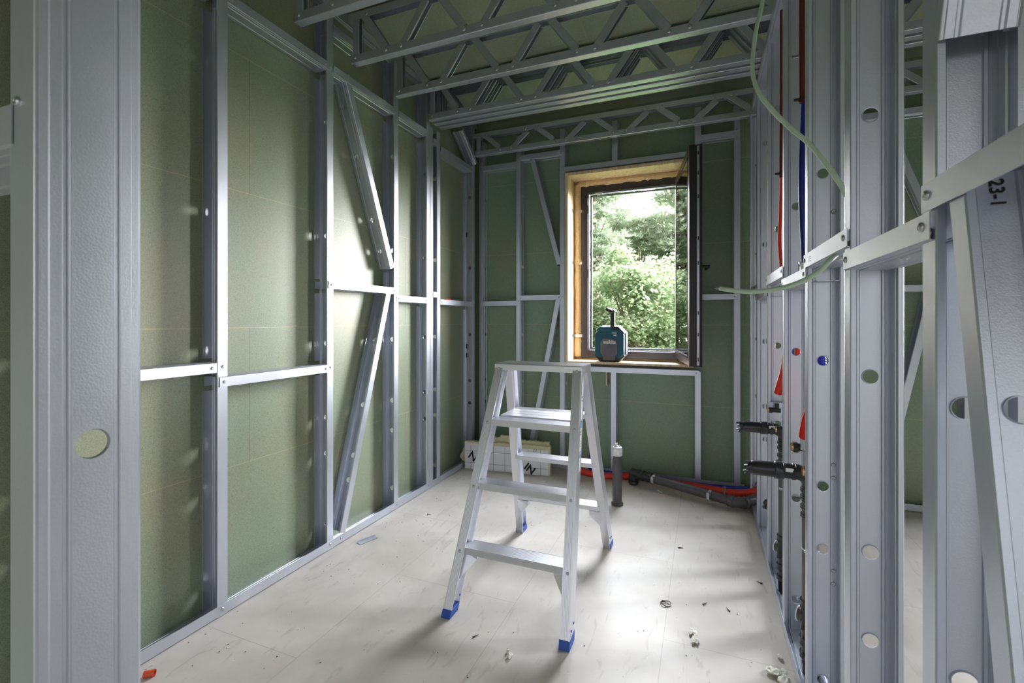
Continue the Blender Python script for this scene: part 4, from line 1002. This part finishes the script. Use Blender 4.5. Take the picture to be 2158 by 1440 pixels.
vpipe([(0.342, 1.80, 1.04), (0.340, 1.82, 0.98), (0.330, 1.87, 0.90), (0.328, 1.90, 0.845)], 0.0185, RED, 'red corrugated hose above the nearer drain outlet', 'hose', 'water_hose', 1)
m = MB(); m.tube([(0.328, 1.90, 0.848), (0.328, 1.905, 0.80)], 0.014, 14); o = m.build('hose_sleeve', SCREW, smooth=True); tag(o, 'short silver sleeve at the lower end of the nearer red corrugated hose', 'pipe fitting')
vpipe([(0.338, 2.33, 0.98), (0.334, 2.34, 0.90), (0.330, 2.345, 0.79)], 0.012, BLUE, 'blue hose running down behind the farther red corrugated hose', 'hose', 'water_hose', 1)
vpipe([(0.350, 1.765, 1.30), (0.346, 1.765, 1.15), (0.352, 1.765, 0.98)], 0.016, BLUE, 'blue hose filling the middle hole of the third wide ribbed stud', 'hose', 'water_hose', 1)
vpipe([(0.338, 2.235, 1.32), (0.336, 2.235, 1.15), (0.338, 2.235, 1.02)], 0.010, BLUE, 'blue half of the two hoses behind the hole of the pipe stud', 'hose', 'water_hose')
vpipe([(0.360, 2.235, 1.32), (0.360, 2.235, 1.15), (0.362, 2.235, 1.02)], 0.010, RED, 'red half of the two hoses behind the hole of the pipe stud', 'hose', 'water_hose')
m = MB()
m.box((0.304, 2.645, 0.845-0.09), (0.390, 2.652, 0.845)); o = m.build('fixing_plate', GALV, origin=(0.347, 2.648, 0.80)); tag(o, 'small galvanised fixing plate behind the farther tap connector', 'plate')
# clips and scraps on the rails
def blob(name, c, r_, mat, lab, cat, seed, sc=(1, 1, 1), par=None, grp=None, n=1, sub=2):
    q = random.Random(seed); bm = bmesh.new()
    for k in range(n):
        off = V((q.uniform(-1, 1)*sc[0], q.uniform(-1, 1)*sc[1], q.uniform(0, 0.4)*sc[2]))*r_*1.1 if n > 1 else V((0, 0, 0))
        g = bmesh.ops.create_icosphere(bm, subdivisions=sub, radius=r_*(0.6 if n > 1 else 1)*q.uniform(0.7, 1.2), matrix=Matrix.Translation(off))
        for v in g['verts']:
            v.co = off+V(((v.co.x-off.x)*sc[0], (v.co.y-off.y)*sc[1], (v.co.z-off.z)*sc[2]))+V((q.uniform(-1, 1), q.uniform(-1, 1), q.uniform(-1, 1)))*r_*0.16
    zmin = min(v.co.z for v in bm.verts)
    me = bpy.data.meshes.new(name); bm.to_mesh(me); bm.free(); me.materials.append(mat)
    o = bpy.data.objects.new(name, me); COL.objects.link(o)
    if par is None: o.location = (c[0], c[1], c[2]-zmin+0.0003)
    else: o.location = V(c)-origin_of(par); o.parent = par
    if lab: tag(o, lab, cat, grp)
    return o
blob('plastic_scrap', (0.318, 2.42, 1.475), 0.012, WHITE, 'crumpled white plastic scrap on the rail below the bright red hose', 'scrap', 2, (1.2, 2.0, 0.8), n=3)
blob('plastic_scrap', (0.318, 1.80, 1.42), 0.013, FOAMW, 'crumpled white scrap on the rail below the blue hose', 'scrap', 3, (1, 1.4, 1.2), n=3)
m = MB(); m.tube(smoothpath([(0.322, 1.98, 1.430), (0.320, 1.965, 1.452), (0.318, 1.93, 1.455), (0.320, 1.90, 1.436), (0.32, 1.895, 1.421)]), 0.005, 8); o = m.build('pipe_clip', simple('clear_plastic', (0.75, 0.78, 0.85), 0.15), smooth=True); tag(o, 'clear curved plastic hook on the short rail of the right wall', 'clip')
for (y, z, lab) in ((2.44, 1.915, 'black cable tie around the farther dark red pipe'), (2.0, 2.06, 'black cable tie around the nearer dark red pipe')):
    m = MB(); x = 0.332 if y > 2.2 else 0.340; m.ring((x, y, z), (0, 0, 1), 0.012, 0.0165, 0.008, 14); m.box((x-0.03, y-0.006, z), (x-0.012, y+0.003, z+0.008)); o = m.build('cable_tie', RBLACK); tag(o, lab, 'cable tie')
m = MB(); m.box((XL-0.01, 3.25, 1.4185), (XL-0.003, 3.33, 1.424)); o = m.build('red_scrap', RED, origin=(XL-0.006, 3.29, 1.4186)); tag(o, 'tiny red scrap lying on the rail in the last bay of the left wall', 'scrap')

# pale green conduit -----------------------------------------------------------
def pix(u, v, dd):
    r0 = (u-1079)/F_PX; s_, c_ = math.sin(YAW), math.cos(YAW)
    return V(((-s_+r0*c_)*dd, (c_+r0*s_)*dd, 1.25+(676-v)/F_PX*dd))
pth = [(0.20, 1.66, 2.71), (0.185, 1.64, 2.45)]+[pix(*q) for q in ((1607, 0, 1.50), (1594, 60, 1.46), (1586, 125, 1.42), (1588, 165, 1.38), (1602, 200, 1.34), (1630, 235, 1.30), (1668, 272, 1.26), (1705, 303, 1.22), (1742, 347, 1.18), (1775, 395, 1.145))]
pth += [pix(1792, 432, 1.18), pix(1796, 480, 1.22), pix(1780, 520, 1.22)]
pth += [pix(*q) for q in ((1750, 548, 1.15), (1725, 573, 1.17), (1685, 595, 1.20), (1635, 610, 1.24), (1580, 615, 1.28), (1535, 611, 1.31), (1517, 608, 1.33))]
m = MB(); m.tube(smoothpath(pth, 8), 0.0062, 14); cb = m.build('conduit_cable', CABLE, smooth=True); tag(cb, 'pale green flexible conduit hanging in a loop beside the right wall', 'cable')
m = MB(); e0 = pix(1518, 608, 1.33)
for k, (du, dv) in enumerate(((-10, -3), (-12, 0), (-9, 2))): m.tube([e0, pix(1518+du, 608+dv, 1.34)], 0.0016, 6)
m.build('wire_end', simple('grey_wire', (0.35, 0.38, 0.42), 0.3, 0.6), par=cb)

# ------------------------------------------------------------------ floor litter
def zfl(u, v):
    dd = 1.25*F_PX/(v-676); p = pix(u, v, dd); return (p.x, p.y, 0.0)
G_FB = 'crumbs of white foam on the floor'
blob('foam_crumb', zfl(1073, 1380), 0.013, FOAMW, 'white foam crumb on the floor between ladder and camera', 'foam crumb', 21, (0.9, 1.2, 0.7), grp=G_FB, n=4)
blob('foam_crumb', zfl(1462, 1342), 0.014, FOAMW, 'long white foam shred on the floor in the middle of the right half', 'foam crumb', 22, (0.8, 2.6, 0.5), grp=G_FB, n=6)
blob('foam_crumb', zfl(1638, 1432), 0.022, FOAMW, 'largest white foam lump at the bottom edge of the photo by the right wall', 'foam crumb', 23, (1.1, 1.3, 0.6), grp=G_FB, n=7)
blob('foam_crumb', zfl(1640, 1390), 0.011, FOAMW, 'small white foam crumb just behind the largest lump', 'foam crumb', 24, (1.1, 1.2, 0.7), grp=G_FB, n=3)
blob('foam_crumb', zfl(1388, 1037), 0.016, FOAMW, 'flat white scrap on the floor behind the ladder near the waste pipe', 'foam crumb', 25, (1.2, 0.8, 0.3), grp=G_FB, n=2)
blob('foam_crumb', zfl(1779, 1403), 0.012, FOAMW, 'white foam crumb between the two wide studs on the right', 'foam crumb', 26, (1.1, 1.2, 0.7), grp=G_FB, n=2)
blob('foam_crumb', zfl(1100, 985), 0.012, FOAMW, 'white crumb in front of the insulation board', 'foam crumb', 27, (1.6, 0.9, 0.5), grp=G_FB, n=2)
p = V(zfl(1403, 1274)); m = MB(); m.tube([p+V((0.022*math.cos(t), 0.020*math.sin(t), 0.004+0.003*math.sin(t*2))) for t in [0.2+i*5.6/20 for i in range(21)]], 0.0022, 6)
m.tube([p+V((-0.018, 0.01, 0.007)), p+V((0.012, 0.014, 0.008))], 0.0022, 6); o = m.build('cable_tie_ring', RBLACK, smooth=True); tag(o, 'black curled tie ring lying on the floor right of the ladder', 'ring')
p = V(zfl(775, 1140)); m = MB(); dx_ = V((0.35, 0.94, 0)); sy_ = V((0.94, -0.35, 0))
m.obox(p+up*0.0025, dx_, sy_, up, 0.055, 0.017, 0.0007); m.obox(p-sy_*0.017+up*0.006, dx_, sy_, up, 0.055, 0.0007, 0.005); o = m.build('steel_offcut', GALV); tag(o, 'thin strip of galvanised steel lying on the floor by the left wall', 'offcut')
p = V(zfl(312, 1428)); m = MB(); a_ = p+V((-0.01, -0.008, 0.012)); b_ = p+V((0.016, 0.014, 0.012)); m.tube([a_, b_], 0.011, 16, caps=False); m.tube([a_, b_], 0.0095, 16, caps=False); o = m.build('tube_piece', ORANGE, smooth=True); tag(o, 'short piece of orange red tube on the floor beside the big post', 'tube')
G_SC = 'loose dark screws on the floor'
for (u, v, an, lab) in ((1435, 1156, 0.3, 'dark loose chip pair on the floor behind the ladder on the right'), (1486, 1274, 0.9, 'loose screw on the floor right of the black ring'), (1534, 1286, 2.0, 'loose screw on the floor farther right of the black ring'), (1600, 1229, 2.6, 'dark splinter on the floor near the right floor track'), (1003, 1242+100, 1.0, 'dark splinter on the floor left of the front ladder foot'), (905, 1085, 0.2, 'dark splinter on the floor beside the left floor track')):
    p = V(zfl(u, v)); dd = V((math.cos(an), math.sin(an), 0)); m = MB(); m.tube([p+up*0.003-dd*0.012, p+up*0.003+dd*0.012], [0.0026, 0.0012], 6); m.tube([p+up*0.003-dd*0.014, p+up*0.003-dd*0.012], 0.004, 6)
    o = m.build('loose_screw', simple('dark_screw', (0.07, 0.06, 0.06), 0.5)); tag(o, lab, 'screw', G_SC)
m = MB(); q = random.Random(99)
spk = []
for i in range(420):
    x = q.uniform(-1.85, 0.28); y = q.uniform(0.7, 3.7)
    if q.random() < 0.4: x = -1.85+abs(q.gauss(0, 0.25))
    s_ = q.uniform(0.0012, 0.004); an = q.uniform(0, PI); c = V((x, y, 0.0012)); a1_ = V((math.cos(an), math.sin(an), 0)); b1_ = V((-a1_.y, a1_.x, 0))
    m.add([c+a1_*s_, c+b1_*s_*0.6, c-a1_*s_, c-b1_*s_*0.7, c+up*s_*0.7], [(0, 1, 4), (1, 2, 4), (2, 3, 4), (3, 0, 4)], 0 if q.random() < 0.55 else 1)
o = m.build('floor_debris', [simple('pale_dust', (0.8, 0.77, 0.70), 0.9), simple('dark_dust', (0.10, 0.08, 0.07), 0.9)], origin=(0, 0, 0)); tag(o, 'fine sawdust and specks scattered over the floor', 'debris', kind='stuff')

# ------------------------------------------------------------------ outside
m = MB(); m.box((-60, 4.6, -3.2), (60, 90, -3.0)); o = m.build('ground', GRASS, origin=(0, 20, -3)); struct(o); tag(o, 'green meadow ground far below the window', 'ground')
def quads(name, C, U, Vv, mat, par):
    n = len(C); vs = np.empty((n, 4, 3), dtype=np.float32)
    vs[:, 0] = C-U; vs[:, 1] = C-Vv; vs[:, 2] = C+U; vs[:, 3] = C+Vv
    base = np.array(origin_of(par)); vs = vs.reshape(-1, 3)-base
    me = bpy.data.meshes.new(name); me.vertices.add(4*n); me.vertices.foreach_set('co', vs.ravel())
    me.loops.add(4*n); me.loops.foreach_set('vertex_index', np.arange(4*n, dtype=np.int32))
    me.polygons.add(n); me.polygons.foreach_set('loop_start', np.arange(0, 4*n, 4, dtype=np.int32)); me.polygons.foreach_set('loop_total', np.full(n, 4, dtype=np.int32))
    me.update(calc_edges=True); me.materials.append(mat); o = bpy.data.objects.new(name, me); COL.objects.link(o); o.parent = par; return o
def rdir(n):
    v = rng.normal(size=(n, 3)); return v/np.linalg.norm(v, axis=1, keepdims=True)
G_TR = 'trees beyond the window'
def tree(kind, x, y, cz, rx_, rz_, lab, n_cl=70, leaf=0.075, mat=None, dens=260):
    t = empty(kind, (x, y, -3.0), lab, 'tree', G_TR)
    m = MB(); lean = rng.uniform(-0.3, 0.3)
    trunk = [V((x, y, -3.0)), V((x+lean*0.4, y, cz*0.3-1)), V((x+lean, y, cz+rz_*0.2)), V((x+lean*1.1, y, cz+rz_*0.75))]
    m.tube(trunk, [0.22, 0.17, 0.10, 0.04], 8)
    c0 = np.array((x, y, cz)); cents = []
    for i in range(n_cl):
        d_ = rdir(1)[0]; rr = rng.uniform(0.35, 1.0)**0.6; cents.append(c0+d_*np.array((rx_, rx_*0.8, rz_))*rr)
    for i in range(0, n_cl, 3):
        a_ = trunk[2].lerp(trunk[1], rng.uniform(0, 0.8)); e_ = V(cents[i]); mid = a_.lerp(e_, 0.5)+V((0, 0, -0.15)); m.tube([a_, mid, e_], [0.05, 0.03, 0.012], 5)
    m.build('trunk', BARK, par=t, smooth=True)
    C = []; U = []; W_ = []
    for c in cents:
        if kind == 'pine_tree':
            k = dens//7; rad = rng.uniform(0.45, 0.8)
            tc_ = c+rdir(k)*rng.uniform(0.2, 1.0, (k, 1))*np.array((rad*1.5, rad*1.2, rad*0.45)); tc_[:, 2] += 0.0
            for j in range(9):
                dd = rdir(k); dd[:, 2] = np.abs(dd[:, 2])*0.9+0.1; dd /= np.linalg.norm(dd, axis=1, keepdims=True)
                ln = rng.uniform(0.07, 0.13, (k, 1)); sd_ = np.cross(dd, rdir(k)); sd_ /= np.linalg.norm(sd_, axis=1, keepdims=True)
                C.append(tc_+dd*ln*0.8); U.append(dd*ln); W_.append(sd_*0.019)
        else:
            rad = rng.uniform(0.40, 0.85); k = dens
            q_ = c+rdir(k)*(rng.uniform(0.45, 1.0, (k, 1)))*np.array((rad, rad, rad*0.75))
            nn = rdir(k); nn[:, 2] = np.abs(nn[:, 2])+0.5; nn /= np.linalg.norm(nn, axis=1, keepdims=True)
            u_ = np.cross(nn, rdir(k)); u_ /= np.linalg.norm(u_, axis=1, keepdims=True); v_ = np.cross(nn, u_)
            s_ = rng.uniform(0.7, 1.3, (k, 1))*leaf
            C.append(q_); U.append(u_*s_); W_.append(v_*s_*0.62)
    quads('foliage', np.concatenate(C), np.concatenate(U), np.concatenate(W_), mat, t)
    return t
tree('leafy_tree', -1.75, 14.5, 0.9, 2.0, 2.5, 'bright yellow green leafy tree filling the middle of the window view', 75, 0.065, LEAF, 330)
tree('leafy_tree', -3.6, 16.6, 0.6, 1.7, 2.3, 'darker leafy tree low on the left of the window view', 60, 0.065, LEAFD, 300)
tree('leafy_tree', 1.0, 16.0, 0.2, 1.8, 2.2, 'leafy tree low on the right, partly hidden by the open sash', 50, 0.07, LEAF, 260)
tree('leafy_tree', -2.3, 12.8, -1.2, 1.8, 1.5, 'low round shrub below the leafy trees outside the window', 50, 0.055, LEAF, 280)
tree('leafy_tree', -6.6, 14.6, 0.4, 1.8, 2.4, 'leafy tree left of the window view', 40, 0.08, LEAFD, 220)
tree('pine_tree', -4.6, 19.5, 5.3, 1.7, 3.9, 'tall pale pine on the left of the window view', 125, 0, NEEDLE, 420)
tree('pine_tree', -0.7, 20.5, 5.3, 1.45, 3.9, 'tall pine on the right of the window view', 80, 0, NEEDLE, 420)
tree('pine_tree', -2.7, 21.5, 3.2, 1.7, 3.1, 'lower pine in the middle beneath the patch of white sky', 85, 0, NEEDLE, 420)
tree('pine_tree', -6.6, 27.0, 5.4, 2.6, 4.9, 'far pine behind the tall pale pine', 150, 0, NEEDLE, 420)
tree('pine_tree', -3.3, 28.5, 3.2, 3.0, 4.4, 'far pine behind the lower middle pine', 150, 0, NEEDLE, 420)
tree('pine_tree', -0.4, 27.5, 5.2, 2.2, 5.0, 'far pine behind the tall pine on the right', 130, 0, NEEDLE, 420)
tree('pine_tree', 1.6, 22.0, 3.4, 2.0, 3.2, 'pine hidden behind the open sash', 45, 0, NEEDLE, 260)
tree('pine_tree', -7.8, 20.0, 3.0, 2.2, 4.2, 'pine at the far left outside the window', 45, 0, NEEDLE, 260)
